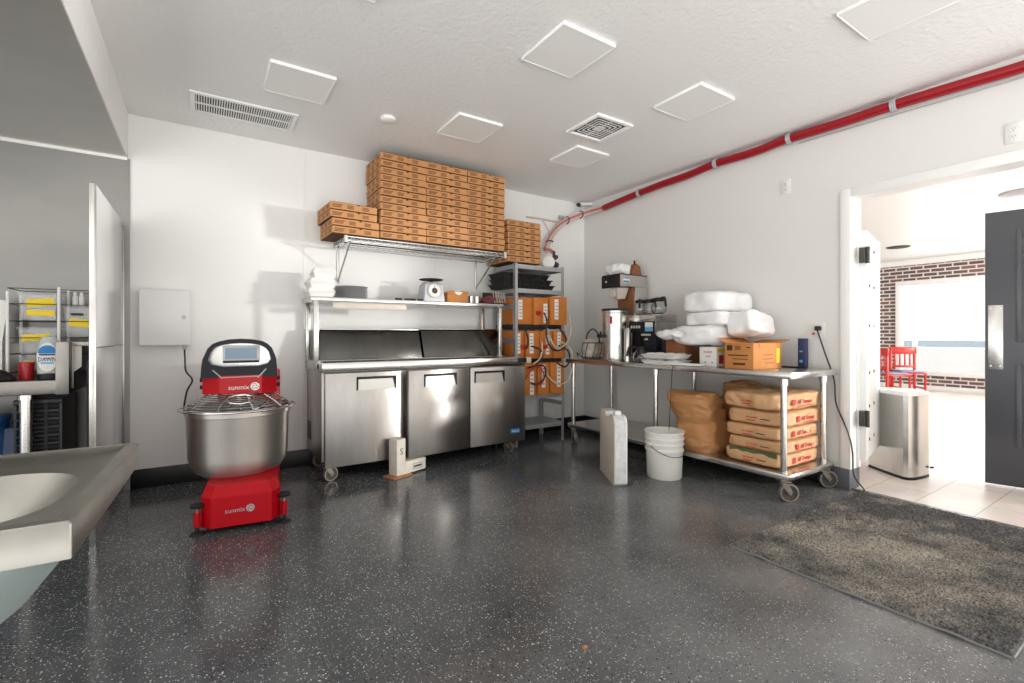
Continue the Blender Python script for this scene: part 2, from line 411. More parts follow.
# ---- dining room shell
XF = 12.5
w = MB()
w.box(XF, XF+0.2, 4.03, 8.0, 0, 2.72); w.box(XF, XF+0.2, -6, -1.2, 0, 2.72)
w.box(XF, XF+0.2, -1.2, 4.03, 0, 0.30); w.box(XF, XF+0.2, -1.2, 4.03, 2.28, 2.72)
struct('wall_far', w, 'brick')
struct('trim_9', MB().box(XF-0.08, XF, -6, 8, 2.60, 2.72, 0.01).box(XF-0.03, XF, -6, 8, 0, 0.10, 0.006), 'trimw')
wf = MB(); y0, y1, z0, z1 = -1.2, 4.03, 0.30, 2.28
for a in ((y0, y1, z1-0.09, z1), (y0, y1, z0, z0+0.09), (y0, y0+0.10, z0+0.09, z1-0.09), (y1-0.10, y1, z0+0.09, z1-0.09), (1.35, 1.43, z0+0.09, z1-0.09)):
    wf.box(XF-0.03, XF+0.12, a[0], a[1], a[2], a[3], 0.006)
win = struct('window_1', wf, 'trimw')
gp = MB().box(XF+0.05, XF+0.056, y0+0.1, y1-0.1, z0+0.09, z1-0.09); struct('window_glass', gp, 'glasspane', win)
w = MB(); w.box(4.108, XF, 7.9, 8.0, 0, 2.72); struct('wall_dining_left', w, 'wall_r')
w = MB(); w.box(4.108, 7.6, -6.0, -5.9, 0, 2.72); w.box(10.4, XF, -6.0, -5.9, 0, 2.72); w.box(7.6, 10.4, -6, -5.9, 0, 0.9); w.box(7.6, 10.4, -6, -5.9, 2.45, 2.72)
struct('wall_dining_right', w, 'wall_r')
# outside the window
struct('ground', MB().box(12.7, 60, -30, 40, -0.2, -0.12), 'asphalt')
fb = thing('boundary_fence', 'pale blue panelled boundary fence beyond the dining room window', 'fence', (27, 8, -0.12))
fp = MB()
for i in range(8): fp.box(-0.03, 0.03, -10+i*2.5+0.1, -7.5+i*2.5-0.1, 0.72, 1.02)
obj('fence_panel', fp, 'bluewall', fb)
fq = MB()
for i in range(9): fq.box(-0.05, 0.05, -10+i*2.5-0.06, -10+i*2.5+0.06, 0, 1.08)
obj('fence_post', fq, 'trimw', fb)

# ---- ceiling lights
def ceiling_light(x, y, label):
    t = thing('ceiling_light', label, 'ceiling light', (x, y, HC), 0, 'square ceiling light panels')
    f = MB(); h = 0.187; g = 0.193; k = 0.010
    f.box(-h, h, -g, -g+k, -0.020, 0, 0.003); f.box(-h, h, g-k, g, -0.020, 0, 0.003)
    f.box(-h, -h+k, -g+k, g-k, -0.020, 0, 0.003); f.box(h-k, h, -g+k, g-k, -0.020, 0, 0.003)
    obj('light_frame', f, 'lightframe', t)
    obj('diffuser', MB().box(-h+k, h-k, -g+k, g-k, -0.018, -0.004), 'diffuser', t)
    return t
L0 = ceiling_light(0.520, 3.285, 'square white ceiling light beside the long return grille')
for x, y, l in ((1.745, 3.275, 'square white ceiling light above and in front of the tall pizza box stacks'),
                (2.855, 3.262, 'square white ceiling light next to the square vent, nearest the back corner'),
                (1.740, 2.085, 'largest whole square white ceiling light, near the middle of the ceiling'),
                (2.850, 2.065, 'square white ceiling light nearest the red pipe, between vent and doorway'),
                (0.515, 2.085, 'square white ceiling light of which only a corner shows at the top edge'),
                (2.850, 0.910, 'square white ceiling light cut off by the top edge above the doorway')):
    dup(L0, (x, y, HC), label=l)
# ---- square diffuser
t = thing('supply_vent', 'square white four-way supply vent with dark louvre slots in the ceiling', 'vent', (2.592, 2.725, HC))
f = MB(); h = 0.185; k = 0.03
f.box(-h, h, -h, -h+k, -0.018, 0, 0.004); f.box(-h, h, h-k, h, -0.018, 0, 0.004); f.box(-h, -h+k, -h+k, h-k, -0.018, 0, 0.004); f.box(h-k, h, -h+k, h-k, -0.018, 0, 0.004)
obj('vent_frame', f, 'lightframe', t)
obj('vent_backing', MB().box(-h+k, h-k, -h+k, h-k, -0.003, 0), 'ventdark', t)
v = MB()
for i in range(5):
    a = 0.148-i*0.028; c = 0.010
    for s1 in (-1, 1):
        v.box(-a, a, s1*a-0.005, s1*a+0.005, -0.010, -0.007)
        v.box(s1*a-0.005, s1*a+0.005, -a, a, -0.010, -0.007)
v.box(-0.025, 0.025, -0.025, 0.025, -0.010, -0.006)
v.box(-0.003, 0.003, -0.15, 0.15, -0.007, -0.003); v.box(-0.15, 0.15, -0.003, 0.003, -0.007, -0.003)
obj('louvre', v, 'trimw', t)
# ---- return grille
t = thing('return_grille', 'long white return air grille with dark slots in the ceiling', 'vent', (0.261, 3.94, HC))
hx, hy, k = 0.334, 0.172, 0.032
f = MB(); f.box(-hx, hx, -hy, -hy+k, -0.014, 0, 0.004); f.box(-hx, hx, hy-k, hy, -0.014, 0, 0.004); f.box(-hx, -hx+k, -hy+k, hy-k, -0.014, 0, 0.004); f.box(hx-k, hx, -hy+k, hy-k, -0.014, 0, 0.004)
f.box(-hx+k, hx-k, -0.004, 0.004, -0.012, -0.002)
obj('grille_frame', f, 'trimw', t)
obj('grille_backing', MB().box(-hx+k, hx-k, -hy+k, hy-k, -0.002, 0), 'ventdark', t)
v = MB(); n = 40
for i in range(n):
    x = -hx+k+(i+0.5)*(2*hx-2*k)/n
    v.box(x-0.0035, x+0.0035, -hy+k, hy-k, -0.011, -0.002)
obj('grille_fin', v, 'trimw', t)
tag(obj('smoke_detector', MB().lathe([(0, -0.03), (0.035, -0.03), (0.052, -0.02), (0.055, 0), (0, 0)], 28), 'trimw', loc=(1.16, 3.464, HC)), 'small round white smoke detector on the ceiling near the pizza boxes', 'smoke detector')
# dining ceiling fittings
tag(obj('ceiling_speaker', MB().lathe([(0, -0.012), (0.16, -0.012), (0.18, 0), (0, 0)], 28), 'ventdark', loc=(10.5, 3.35, 2.72)), 'small dark round fitting on the dining room ceiling by the brick wall', 'ceiling fitting')
tag(obj('dome_light', MB().lathe([(0, -0.05), (0.12, -0.045), (0.19, -0.02), (0.2, 0), (0, 0)], 28), 'plate', loc=(7.62, 1.30, 2.72)), 'round flush light on the dining room ceiling above the dark door', 'ceiling light')

# ---- wall plates
def outlet(loc, rz, label, plug=False):
    t = thing('wall_outlet', label, 'outlet', loc, rz)      # local: face -y, wall at y=0
    obj('cover_plate', MB().box(-0.038, 0.038, -0.007, 0, -0.06, 0.06, 0.003), 'outlet', t)
    r = MB()
    for dz in (-0.022, 0.022): r.box(-0.017, 0.017, -0.0095, -0.006, dz-0.014, dz+0.014, 0.003)
    obj('receptacle', r, 'white', t)
    q = MB()
    for dz in (-0.022, 0.022):
        for dx in (-0.006, 0.006): q.box(dx-0.0012, dx+0.0012, -0.0100, -0.0090, dz-0.002, dz+0.007)
        q.box(-0.002, 0.002, -0.0100, -0.0090, dz-0.010, dz-0.006)
    obj('socket_slot', q, 'ventdark', t)
    return t
outlet((XR, 2.007, 2.333), -PI/2, 'white wall outlet high on the wall below the red pipe')
outlet((XR, 0.716, 2.31), -PI/2, 'white double wall outlet above the doorway at the frame edge')
outlet((XR, 1.754, 1.165), -PI/2, 'white wall outlet above the worktable end with a black plug in it')
t = thing('power_cord', 'thin black power cord hanging from the outlet down to the doorway floor', 'cord', (0, 0, 0))
obj('plug', MB().box(XR-0.05, XR-0.011, 1.735, 1.775, 1.165, 1.20, 0.008), 'black', t)
obj('plug_tag', MB().box(XR-0.035, XR-0.011, 1.785, 1.80, 1.135, 1.15, 0.004), 'redink', t)
obj('cable', MB().tube([(XR-0.05, 1.755, 1.18), (XR-0.06, 1.735, 1.13), (XR-0.035, 1.70, 0.98), (XR-0.03, 1.645, 0.80), (XR-0.03, 1.63, 0.62), (XR-0.035, 1.55, 0.42), (XR-0.03, 1.525, 0.28), (XR-0.02, 1.52, 0.12), (3.99, 1.47, 0.012), (3.96, 1.50, 0.008), (3.93, 1.527, 0.02)], 0.0055, 8, smooth=8), 'black', t)
# ---- electrical box
t = thing('electrical_box', 'white metal electrical enclosure mounted on the back wall beside the steel sheet', 'electrical box', (-0.227, YB, 1.26))
obj('enclosure', MB().box(-0.148, 0.148, -0.118, 0, -0.203, 0.203, 0.004), 'panelgrey', t)
obj('door_panel', MB().box(-0.151, 0.151, -0.140, -0.120, -0.205, 0.205, 0.006), 'panelgrey', t)
obj('lock', MB().cyl((0.113, -0.150, 0.005), (0.113, -0.138, 0.005), 0.013, 16), 'plate', t)
obj('top_bracket', MB().box(-0.06, 0.15, -0.03, -0.001, 0.204, 0.216, 0.002), 'trimw', t)
obj('cable_gland', MB().cyl((0.115, -0.07, -0.235), (0.115, -0.07, -0.203), 0.014, 12), 'plate', t)
obj('cable', MB().tube([(0.115, -0.07, -0.225), (0.118, -0.07, -0.30), (0.125, -0.09, -0.40), (0.165, -0.12, -0.47), (0.13, -0.14, -0.56), (0.12, -0.16, -0.72), (0.22, -0.22, -0.80), (0.40, -0.28, -0.80)], 0.006, 8, smooth=8), 'black', t)

# ---- red wrapped pipe along the right wall
pp = [(3.915, 4.03, 2.612), (3.915, 3.6, 2.645), (3.915, 3.217, 2.664), (3.92, 2.9, 2.672), (3.92, 2.619, 2.694), (3.92, 2.25, 2.685), (3.92, 1.965, 2.698), (3.92, 1.6, 2.688), (3.92, 1.273, 2.688), (3.92, 0.9, 2.672), (3.92, 0.664, 2.662), (3.92, 0.2, 2.655), (3.92, -0.6, 2.65), (3.92, -2.0, 2.65)]
t = thing('red_pipe', 'long red wrapped pipe sagging along the top of the right wall', 'pipe', (0, 0, 0))
obj('wrapped_pipe', MB().tube(pp, 0.034, 14, smooth=6), 'pipe', t)
for (x, y, z) in ((3.915, 3.50, 2.650), (3.92, 2.60, 2.694), (3.92, 1.955, 2.698), (3.92, 1.273, 2.688)):
    c = MB(); rr = 0.039
    ring = [(x+rr*math.cos(a), y, z+rr*math.sin(a)) for a in [2*PI*i/20 for i in range(20)]]
    for dy in (-0.012, 0.0, 0.012): c.tube([(p[0], p[1]+dy, p[2]) for p in ring], 0.006, 6, closed=True)
    c.box(x+0.03, XR-0.001, y-0.012, y+0.012, z+0.02, z+0.05)
    obj('clamp', c, 'plate', t)
# thin conduit line below the pipe near the frame edge
tag(obj('wall_cable', MB().tube([(3.955, 1.9, 2.65), (3.955, 1.3, 2.635), (3.955, 0.9, 2.622), (3.955, 0.4, 2.612), (3.955, -0.6, 2.60)], 0.004, 6, smooth=6), 'plate'), 'thin grey cable running on the wall just under the red pipe', 'cable')
# ---- beverage tube bundle out of the red wrap
t = thing('beverage_tube_bundle', 'bundle of pale pink beverage tubes running out of the red pipe to the corner', 'tubing', (0, 0, 0))
cen = [(3.915, 4.06, 2.612), (3.87, 4.25, 2.602), (3.72, 4.34, 2.54), (3.56, 4.35, 2.455), (3.43, 4.35, 2.33), (3.34, 4.34, 2.19), (3.29, 4.33, 2.09)]
for k in range(6):
    a = 2*PI*k/6; dx, dz = 0.024*math.cos(a), 0.024*math.sin(a)
    obj('tube', MB().tube([(p[0]+dx*(1+0.3*math.sin(i+k)), p[1]+0.3*dx, p[2]+dz) for i, p in enumerate(cen)], 0.012, 8, smooth=6), 'tube' if k % 3 else 'tubepink', t)
for p, d in (((3.80, 4.31, 2.575), 0), ((3.62, 4.35, 2.49), 0), ((3.35, 4.34, 2.21), 1)):
    ring = [(p[0]+(0.0 if not d else 0.042*math.cos(a)), p[1]+0.042*math.sin(a), p[2]+(0.042*math.cos(a) if not d else 0)) for a in [2*PI*i/16 for i in range(16)]]
    obj('cable_tie', MB().tube(ring, 0.006, 6, closed=True), 'blackm', t)
# conduit + little box
t = thing('wall_conduit', 'thin white conduit with a small grey box on the back wall by the corner', 'conduit', (0, 0, 0))
obj('conduit_run', MB().tube([(3.09, 4.425, 2.475), (3.3, 4.425, 2.480), (3.65, 4.425, 2.468)], 0.012, 8, smooth=4).tube([(3.3, 4.422, 2.478), (3.40, 4.422, 2.35), (3.42, 4.422, 2.15)], 0.005, 6, smooth=6), 'tube', t)
obj('junction_box', MB().box(3.555, 3.625, 4.40, YB-0.001, 2.515, 2.555, 0.004), 'plate', t)
# corner camera
t = thing('security_camera', 'small white camera with black lens in the ceiling corner', 'camera', (3.83, 4.36, 2.70))
obj('camera_body', MB().box(-0.02, 0.15, -0.03, 0.03, -0.005, 0.03, 0.006, M=rotm(0, 0, math.radians(-35))), 'white', t)
obj('lens', MB().cyl((-0.05, -0.03, -0.005), (-0.01, 0.0, 0.005), 0.024, 14), 'blackm', t)
obj('mount', MB().cyl((0.03, 0.01, 0.02), (0.03, 0.01, 0.047), 0.02, 12), 'plate', t)

# ---- doors of the doorway
d = MB()
L = 0.69; th = 0.045
d.box(0, L, 0, th, 0.21, 1.90, 0.004)
door = struct('door_1', d, 'trimw'); door.location = (4.075, 1.488, 0); door.rotation_euler = (0, 0, math.radians(12.6))
hg = MB()
for z in (1.715, 0.52):
    hg.box(-0.05, 0.012, 0.004, 0.04, z-0.055, z+0.055, 0.004); hg.cyl((-0.02, -0.008, z-0.06), (-0.02, -0.008, z+0.06), 0.013, 10)
struct('door_hinge', hg, 'rubber', door)
rv = MB()
for z in (0.35, 0.6, 0.85, 1.2, 1.5, 1.78):
    for x in (0.12, 0.34): rv.cyl((x, -0.004, z), (x, 0.002, z), 0.012, 10)
struct('door_rivet', rv, 'ventdark', door)
d = MB(); W = 0.88; s0 = 0.16
d.box(0, W, 0, 0.045, 0.012, 2.055, 0.003)
door = struct('door_2', d, 'door_grey'); door.location = (4.975, 1.05, 0); door.rotation_euler = (0, 0, math.atan2(-0.195, 0.048))
pn = MB()
for (z0, z1) in ((0.30, 0.92), (1.08, 1.90)):
    for a in ((s0, s0+0.03, z0, z1), (W-s0-0.03, W-s0, z0, z1), (s0+0.03, W-s0-0.03, z0, z0+0.03), (s0+0.03, W-s0-0.03, z1-0.03, z1)):
        pn.box(a[0], a[1], -0.010, 0.001, a[2], a[3], 0.004)
    pn.box(s0+0.07, W-s0-0.07, -0.006, 0.001, z0+0.07, z1-0.07, 0.005)
struct('door_panel', pn, 'door_grey', door)
pl = MB().box(0.015, 0.095, -0.004, 0.001, 0.875, 1.355, 0.001)
for z in (0.90, 1.33):
    for x in (0.03, 0.08): pl.cyl((x, -0.006, z), (x, -0.003, z), 0.005, 8)
struct('door_push_plate', pl, 'steel', door)
struct('door_frame_post', MB().box(5.17, 5.29, 0.03, 0.16, 0, 2.2), 'trimw')
# ================================================================== casters
def caster_parts(parent, x, y, r, top, rz, name='caster', stem_r=0.012):
    """wheel + fork as a caster part with its wheel as sub-part; local coords of the parent"""
    f = MB(); M = Matrix.Translation((x, y, 0)) @ rotm(0, 0, rz)
    f.box(-0.035, 0.035, -0.035, 0.035, top-0.006, top, 0.002, M=M)
    f.take(MB().cyl((0.0, 0, top-0.02), (0.0, 0, top-0.004), 0.022, 14).bm, None, M)
    for sgn in (-1, 1):
        f.prism([(-0.022, top-0.018), (0.022, top-0.018), (0.05, r+0.008), (0.04, r-0.014), (0.022, r-0.008)], sgn*0.020-0.0015, sgn*0.020+0.0015, 'y', M=M)
    c = obj(name, f, 'caster', parent)
    w = MB(); M2 = M @ Matrix.Translation((0.032, 0, r)) @ Matrix.Rotation(PI/2, 4, 'X')
    w.lathe([(0, -0.010), (r*0.25, -0.016), (r*0.3, -0.011), (r*0.74, -0.011), (r*0.78, -0.016), (r*0.95, -0.015), (r, -0.008), (r, 0.008), (r*0.95, 0.015), (r*0.78, 0.016), (r*0.74, 0.011), (r*0.3, 0.011), (r*0.25, 0.016), (0, 0.010)], 28, None, M2)
    o = obj('wheel', w, 'rubber', c)
    h = MB(); h.take(MB().cyl((0.032, -0.026, r), (0.032, 0.026, r), 0.009, 10).bm, None, M); h.take(MB().lathe([(r*0.80, -0.0165), (r*0.96, -0.0158), (r*1.005, -0.0085), (r*1.005, 0.0085), (r*0.96, 0.0158), (r*0.80, 0.0165)], 28).bm, None, M2)
    obj('axle', h, 'caster', c)
    return c

# ================================================================== PREP FRIDGE
t = thing('prep_refrigerator', 'long stainless steel three-door pizza prep refrigerator on casters against the back wall', 'refrigerator', (0.762, 3.77, 0))
FW, FD = 1.862, 0.645
b = MB()
b.box(0.0, FW, 0.055, FD, 0.155, 0.845, 0.004)
obj('cabinet', b, 'steel_door', t)
obj('toe_grille', MB().box(0.03, FW-0.03, 0.10, FD-0.05, 0.120, 0.156, 0.003), 'blackm', t)
lv = MB()
for i in range(7): lv.box(-0.004, 0.001, 0.46, 0.60, 0.26+i*0.022, 0.270+i*0.022, 0.001)
obj('side_louvre', lv, 'ventdark', t)
c = MB()
c.box(-0.012, FW-0.005, -0.012, 0.30, 0.857, 0.921, 0.008)
c.box(-0.012, FW-0.005, 0.30, FD+0.005, 0.845, 0.925, 0.004)
obj('counter', c, 'steel', t)
obj('counter_seam', MB().box(0.0, FW-0.02, 0.02, 0.10, 0.842, 0.858, 0.002), 'steel_dark', t)
# rail bracket at the counter's right end
r = MB(); r.box(FW-0.10, FW-0.004, -0.018, -0.010, 0.868, 0.915, 0.003)
obj('rail_bracket', r, 'blackm', t)
e = MB(); e.box(FW-0.006, FW+0.08, 0.02, 0.12, 0.86, 0.915, 0.006); obj('counter_end_block', e, 'offwhite', t)
e = MB(); e.box(-0.015, -0.011, 0.10, 0.135, 0.868, 0.905, 0.001); obj('counter_notch', e, 'blackm', t)
def fridge_door(x0, x1, pull=0.5, hinge=None, ang=0.0):
    """door slab with recessed black pull; local origin at the hinge corner"""
    w = x1-x0; z0, z1 = 0.118, 0.838
    hx = x1 if hinge == 'r' else x0
    o = -w if hinge == 'r' else 0.0
    d = MB(); d.box(o, o+w, -0.05, 0.0, z0, z1, 0.007)
    dr = obj('door', d, 'steel_door', t); dr.location = (hx, 0.052, 0); dr.rotation_euler = (0, 0, ang)
    cx = o+w*pull; hw = 0.160; zt = z1-0.035; zb = zt-0.105; k = 0.020
    h = MB()
    out = [(cx-hw, zb), (cx-hw, zt), (cx+hw, zt), (cx+hw, zb), (cx+hw-0.012, zb), (cx+hw-0.032, zt-k), (cx-hw+0.014, zt-k), (cx-hw+0.012, zb)]
    # black frame: top bar and two side bars
    h.box(cx-hw, cx+hw, -0.0565, -0.049, zt-k, zt, 0.002)
    h.prism([(cx-hw, zt), (cx-hw+0.014, zt), (cx-hw+0.012, zb), (cx-hw, zb)], -0.0565, -0.049, 'y')
    h.prism([(cx+hw-0.03, zt-k), (cx+hw, zt), (cx+hw, zb), (cx+hw-0.010, zb)], -0.0565, -0.049, 'y')
    obj('pull_handle', h, 'blackm', dr)
    p = MB(); p.loft([[(cx-hw+0.014, -0.0505, zt-k), (cx+hw-0.03, -0.0505, zt-k), (cx+hw-0.012, -0.0505, zb), (cx-hw+0.012, -0.0505, zb)],
                      [(cx-hw+0.014, -0.0525, zt-k), (cx+hw-0.03, -0.0525, zt-k), (cx+hw-0.012, -0.0560, zb), (cx-hw+0.012, -0.0560, zb)]])
    obj('pull_plate', p, 'steel_pull', dr)
    return dr
fridge_door(0.016, 0.622, 0.65)
fridge_door(0.645, 1.244, 0.50, hinge='r', ang=math.radians(6.0))
d3 = fridge_door(1.256, 1.856, 0.335)
bd = MB(); M = front(0.484, -0.0515, 0.218)
bd.box(-0.05, 0.05, -0.024, 0.024, -0.0005, 0.001, 0.0, m='bluepaint', M=M)
bd.text('Atosa', 0.05, M @ Matrix.Translation((0, 0, 0.0016)), 'white', fit=0.085)
obj('brand_badge', bd, 'bluepaint', d3)
# raised lids over the pan wells
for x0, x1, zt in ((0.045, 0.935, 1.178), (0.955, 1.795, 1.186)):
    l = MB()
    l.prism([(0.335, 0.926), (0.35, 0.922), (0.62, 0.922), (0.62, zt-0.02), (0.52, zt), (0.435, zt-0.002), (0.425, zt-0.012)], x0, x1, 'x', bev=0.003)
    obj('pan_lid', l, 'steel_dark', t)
    s = MB(); s.box(x0, x1, 0.43, 0.61, zt-0.002, zt+0.006, 0.002); obj('lid_top_sheen', s, 'steel', t)  # lighter steel strip imitates the bright reflection on the lid top
# overshelf
s = MB(); s.box(-0.045, FW-0.118, 0.215, 0.625, 1.405, 1.438, 0.004)
sh = obj('overshelf', s, 'steel', t)
for x in (-0.020, FW-0.160):
    for y in (0.235, 0.585):
        obj('shelf_post', MB().box(x, x+0.036, y, y+0.036, 0.92, 1.406, 0.003), 'steel', t)
obj('ticket_strip', MB().box(0.115, 0.73, 0.195, 0.213, 1.345, 1.395, 0.003), 'offwhite', t)
for (x, y) in ((0.04, 0.070), (0.05, 0.56), (1.70, 0.10), (1.72, 0.56)):
    caster_parts(t, x, y, 0.057, 0.135, 0.3 if x < 1 else -1.2)

# ---------- things on the overshelf (top z 1.438)
SZ = 1.4385
def foam_box(loc, label, w=0.20, d=0.20, h=0.075, rz=0):
    k = thing('takeout_container', label, 'takeout container', loc, rz, 'white takeout containers on the overshelf')
    b = MB(); b.loft([[(-w/2*.86, -d/2*.86, 0), (w/2*.86, -d/2*.86, 0), (w/2*.86, d/2*.86, 0), (-w/2*.86, d/2*.86, 0)],
                      [(-w/2, -d/2, h*.55), (w/2, -d/2, h*.55), (w/2, d/2, h*.55), (-w/2, d/2, h*.55)]])
    b.box(-w/2-.004, w/2+.004, -d/2-.004, d/2+.004, h*.5, h*.58, 0.002)
    obj('tray', b, 'foam', k)
    l = MB(); l.loft([[(-w/2, -d/2, h*.58), (w/2, -d/2, h*.58), (w/2, d/2, h*.58), (-w/2, d/2, h*.58)],
                      [(-w/2*.84, -d/2*.84, h), (w/2*.84, -d/2*.84, h), (w/2*.84, d/2*.84, h), (-w/2*.84, d/2*.84, h)]])
    obj('lid', l, 'foam', k)
    return k
foam_box((0.805, 4.11, SZ), 'white foam takeout container at the bottom of the stack on the overshelf end')
foam_box((0.81, 4.115, SZ+0.0755), 'second white foam takeout container up in the stack on the overshelf end', rz=0.05)
foam_box((0.835, 4.12, SZ+0.151), 'topmost white foam takeout container in the stack on the overshelf end', 0.175, 0.19, 0.085, rz=-0.03)
for i in range(6):
    p = MB().lathe([(0, 0.004), (0.09, 0.004), (0.10, 0.008), (0.137, 0.017), (0.140, 0.020), (0.136, 0.020), (0.098, 0.011), (0, 0.008)], 36)
    tag(obj('pizza_pan', p, 'plate', loc=(1.07+0.004*(i % 2), 4.17, SZ+i*0.0175-0.003)), ('round grey metal pan, %s of the pan stack beside the takeout containers' % ('top' if i == 5 else ('bottom' if i == 0 else ['', 'fifth from the top', 'fourth from the top', 'third from the top', 'second from the top'][i]))), 'pan', 'round pans stacked on the overshelf')
for i, (x, w) in enumerate(((1.435, 0.06), (1.54, 0.10), (1.635, 0.05))):
    tag(obj('ticket_clip', MB().box(-w/2, w/2, -0.012, 0.012, 0, 0.016, 0.004), 'blackm', loc=(x, 4.005, SZ)), ['short black clip left of the other two on the shelf edge', 'longer middle black clip on the shelf edge', 'short black clip nearest the dial scale on the shelf edge'][i], 'clip', 'black clips on the overshelf edge')
t = thing('dial_scale', 'small silver kitchen dial scale with a flat black pan on the overshelf', 'scale', (1.79, 4.12, SZ))
obj('scale_body', MB().loft([[(-0.10, -0.08, 0.0), (0.10, -0.08, 0.0), (0.10, 0.08, 0.0), (-0.10, 0.08, 0.0)], [(-0.10, -0.08, 0.03), (0.10, -0.08, 0.03), (0.10, 0.08, 0.03), (-0.10, 0.08, 0.03)], [(-0.085, -0.07, 0.16), (0.085, -0.07, 0.16), (0.085, 0.07, 0.16), (-0.085, 0.07, 0.16)], [(-0.06, -0.05, 0.182), (0.06, -0.05, 0.182), (0.06, 0.05, 0.182), (-0.06, 0.05, 0.182)]]), 'plate', t)
di = MB(); Md = front(0, -0.0755, 0.10) @ Matrix.Rotation(-0.1, 4, 'X')
di.take(MB().lathe([(0, 0), (0.066, 0), (0.066, 0.006), (0, 0.006)], 32).bm, 'white', Md); di.take(MB().lathe([(0.060, 0.006), (0.068, 0.006), (0.068, 0.010), (0.060, 0.010)], 32).bm, 'plate', Md); di.take(MB().lathe([(0, 0.006), (0.027, 0.006), (0.027, 0.009), (0, 0.009)], 24).bm, 'ventdark', Md)
di.box(-0.002, 0.002, -0.005, 0.05, 0.009, 0.011, m='redink', M=Md)
obj('dial', di, 'white', t)
obj('weighing_pan', MB().lathe([(0, 0.200), (0.105, 0.203), (0.112, 0.210), (0.108, 0.212), (0, 0.206)], 32).cyl((0, 0, 0.18), (0, 0, 0.202), 0.02, 12), 'blackm', t)
t = thing('paper_carton', 'small open brown kraft carton between the dial scale and the tin cups', 'box', (2.025, 4.10, SZ))
cm = MB(); cm.box(-0.105, 0.105, -0.06, 0.06, 0, 0.085, 0.003); cm.prism([(-0.105, 0.085), (0.105, 0.085), (0.115, 0.105), (0.04, 0.112), (0.0, 0.098), (-0.06, 0.112), (-0.112, 0.10)], -0.064, -0.060, 'y'); cm.prism([(-0.105, 0.085), (0.105, 0.085), (0.11, 0.11), (-0.11, 0.105)], 0.060, 0.064, 'y')
obj('carton_body', cm, 'card', t)
obj('paper_lining', MB().prism([(-0.04, 0.10), (0.05, 0.10), (0.03, 0.078), (0.01, 0.07), (-0.02, 0.08)], -0.0665, -0.0645, 'y'), 'white', t)
for i, x in enumerate((2.20, 2.265)):
    tag(obj('tin_cup', MB().lathe([(0, 0), (0.026, 0), (0.03, 0.07), (0.028, 0.07), (0.024, 0.004), (0, 0.004)], 20), 'steel', loc=(x, 4.10, SZ)), ['small steel tin cup next to the kraft carton', 'small steel tin cup next to the bundled red cloth'][i], 'cup', 'tin cups on the overshelf')
tag(obj('red_cloth', MB().soft(0.15, 0.12, 0.08, 0.7, 0.026, 26, 3, crease=0.8), 'cloth', loc=(2.385, 4.09, SZ+0.038)), 'crumpled dark red patterned cloth on the right end of the overshelf', 'cloth')
tag(obj('black_utensil', MB().tube([(2.30, 4.24, SZ+0.015), (2.40, 4.26, SZ+0.03), (2.51, 4.25, SZ+0.02)], 0.014, 8, smooth=4).tube([(2.31, 4.22, SZ+0.012), (2.42, 4.20, SZ+0.03), (2.51, 4.23, SZ+0.02)], 0.010, 8, smooth=4), 'blackm'), 'black utensil lying behind the red cloth on the overshelf', 'utensil')

# ---------- scuffed carton propped by the middle door
t = thing('scuffed_carton', 'scuffed white carton with upright flap standing under the ajar middle refrigerator door', 'carton', (1.36, 3.66, 0), math.radians(20))
obj('base_box', MB().box(0.0, 0.23, 0.0, 0.13, 0.012, 0.108, 0.004), 'dirtywhite', t)
f = MB().box(-0.075, 0.012, 0.0, 0.10, 0.012, 0.30, 0.004)
obj('upright_flap', f, 'dirtywhite', t)
q = MB(); M = front(0.14, -0.0008, 0.055)
q.box(-0.05, 0.05, -0.022, -0.019, 0, 0.0008, M=M); q.box(-0.05, 0.05, 0.019, 0.022, 0, 0.0008, M=M); q.box(-0.05, -0.047, -0.02, 0.02, 0, 0.0008, M=M); q.box(0.047, 0.05, -0.02, 0.02, 0, 0.0008, M=M); q.box(-0.04, 0.04, -0.008, 0.008, 0, 0.0008, M=M)
M = front(-0.03, -0.0008, 0.20); q.text('S', 0.07, M, None)
obj('printed_mark', q, 'ventdark', t)
obj('wood_board', MB().box(-0.13, 0.06, -0.03, 0.11, 0.0, 0.012, 0.003), 'wood', t)

# ================================================================== WALL SHELF + PIZZA BOXES
t = thing('wire_wall_shelf', 'chrome wire wall shelf holding the tall pizza box stacks', 'shelf', (0.985, 3.995, 1.93))
SW, SD = 1.545, 0.435
fr = MB()
for y in (0.0, SD-0.006):
    for z in (0.012, -0.022): fr.tube([(0, y, z), (SW, y, z)], 0.0045, 6)
    n = 54
    zig = [(SW*i/n, y, 0.012 if i % 2 == 0 else -0.022) for i in range(n+1)]
    fr.tube(zig, 0.0028, 5)
for x in (0.0, SW):
    for z in (0.012, -0.022): fr.tube([(x, 0, z), (x, SD, z)], 0.0045, 6)
    fr.tube([(x, SD*i/16, 0.012 if i % 2 == 0 else -0.022) for i in range(17)], 0.0028, 5)
obj('shelf_frame', fr, 'chrome', t)
wd = MB()
for i in range(62):
    x = SW*(i+0.5)/62; wd.tube([(x, 0, 0.017), (x, SD, 0.017)], 0.0024, 5)
for y in (0.11, 0.22, 0.33): wd.tube([(0, y, 0.010), (SW, y, 0.010)], 0.004, 6)
obj('wire_deck', wd, 'chrome', t)
for x in (0.0, SW):
    obj('corner_cap', MB().cyl((x, 0.0, -0.03), (x, 0.0, 0.028), 0.014, 12), 'white', t)
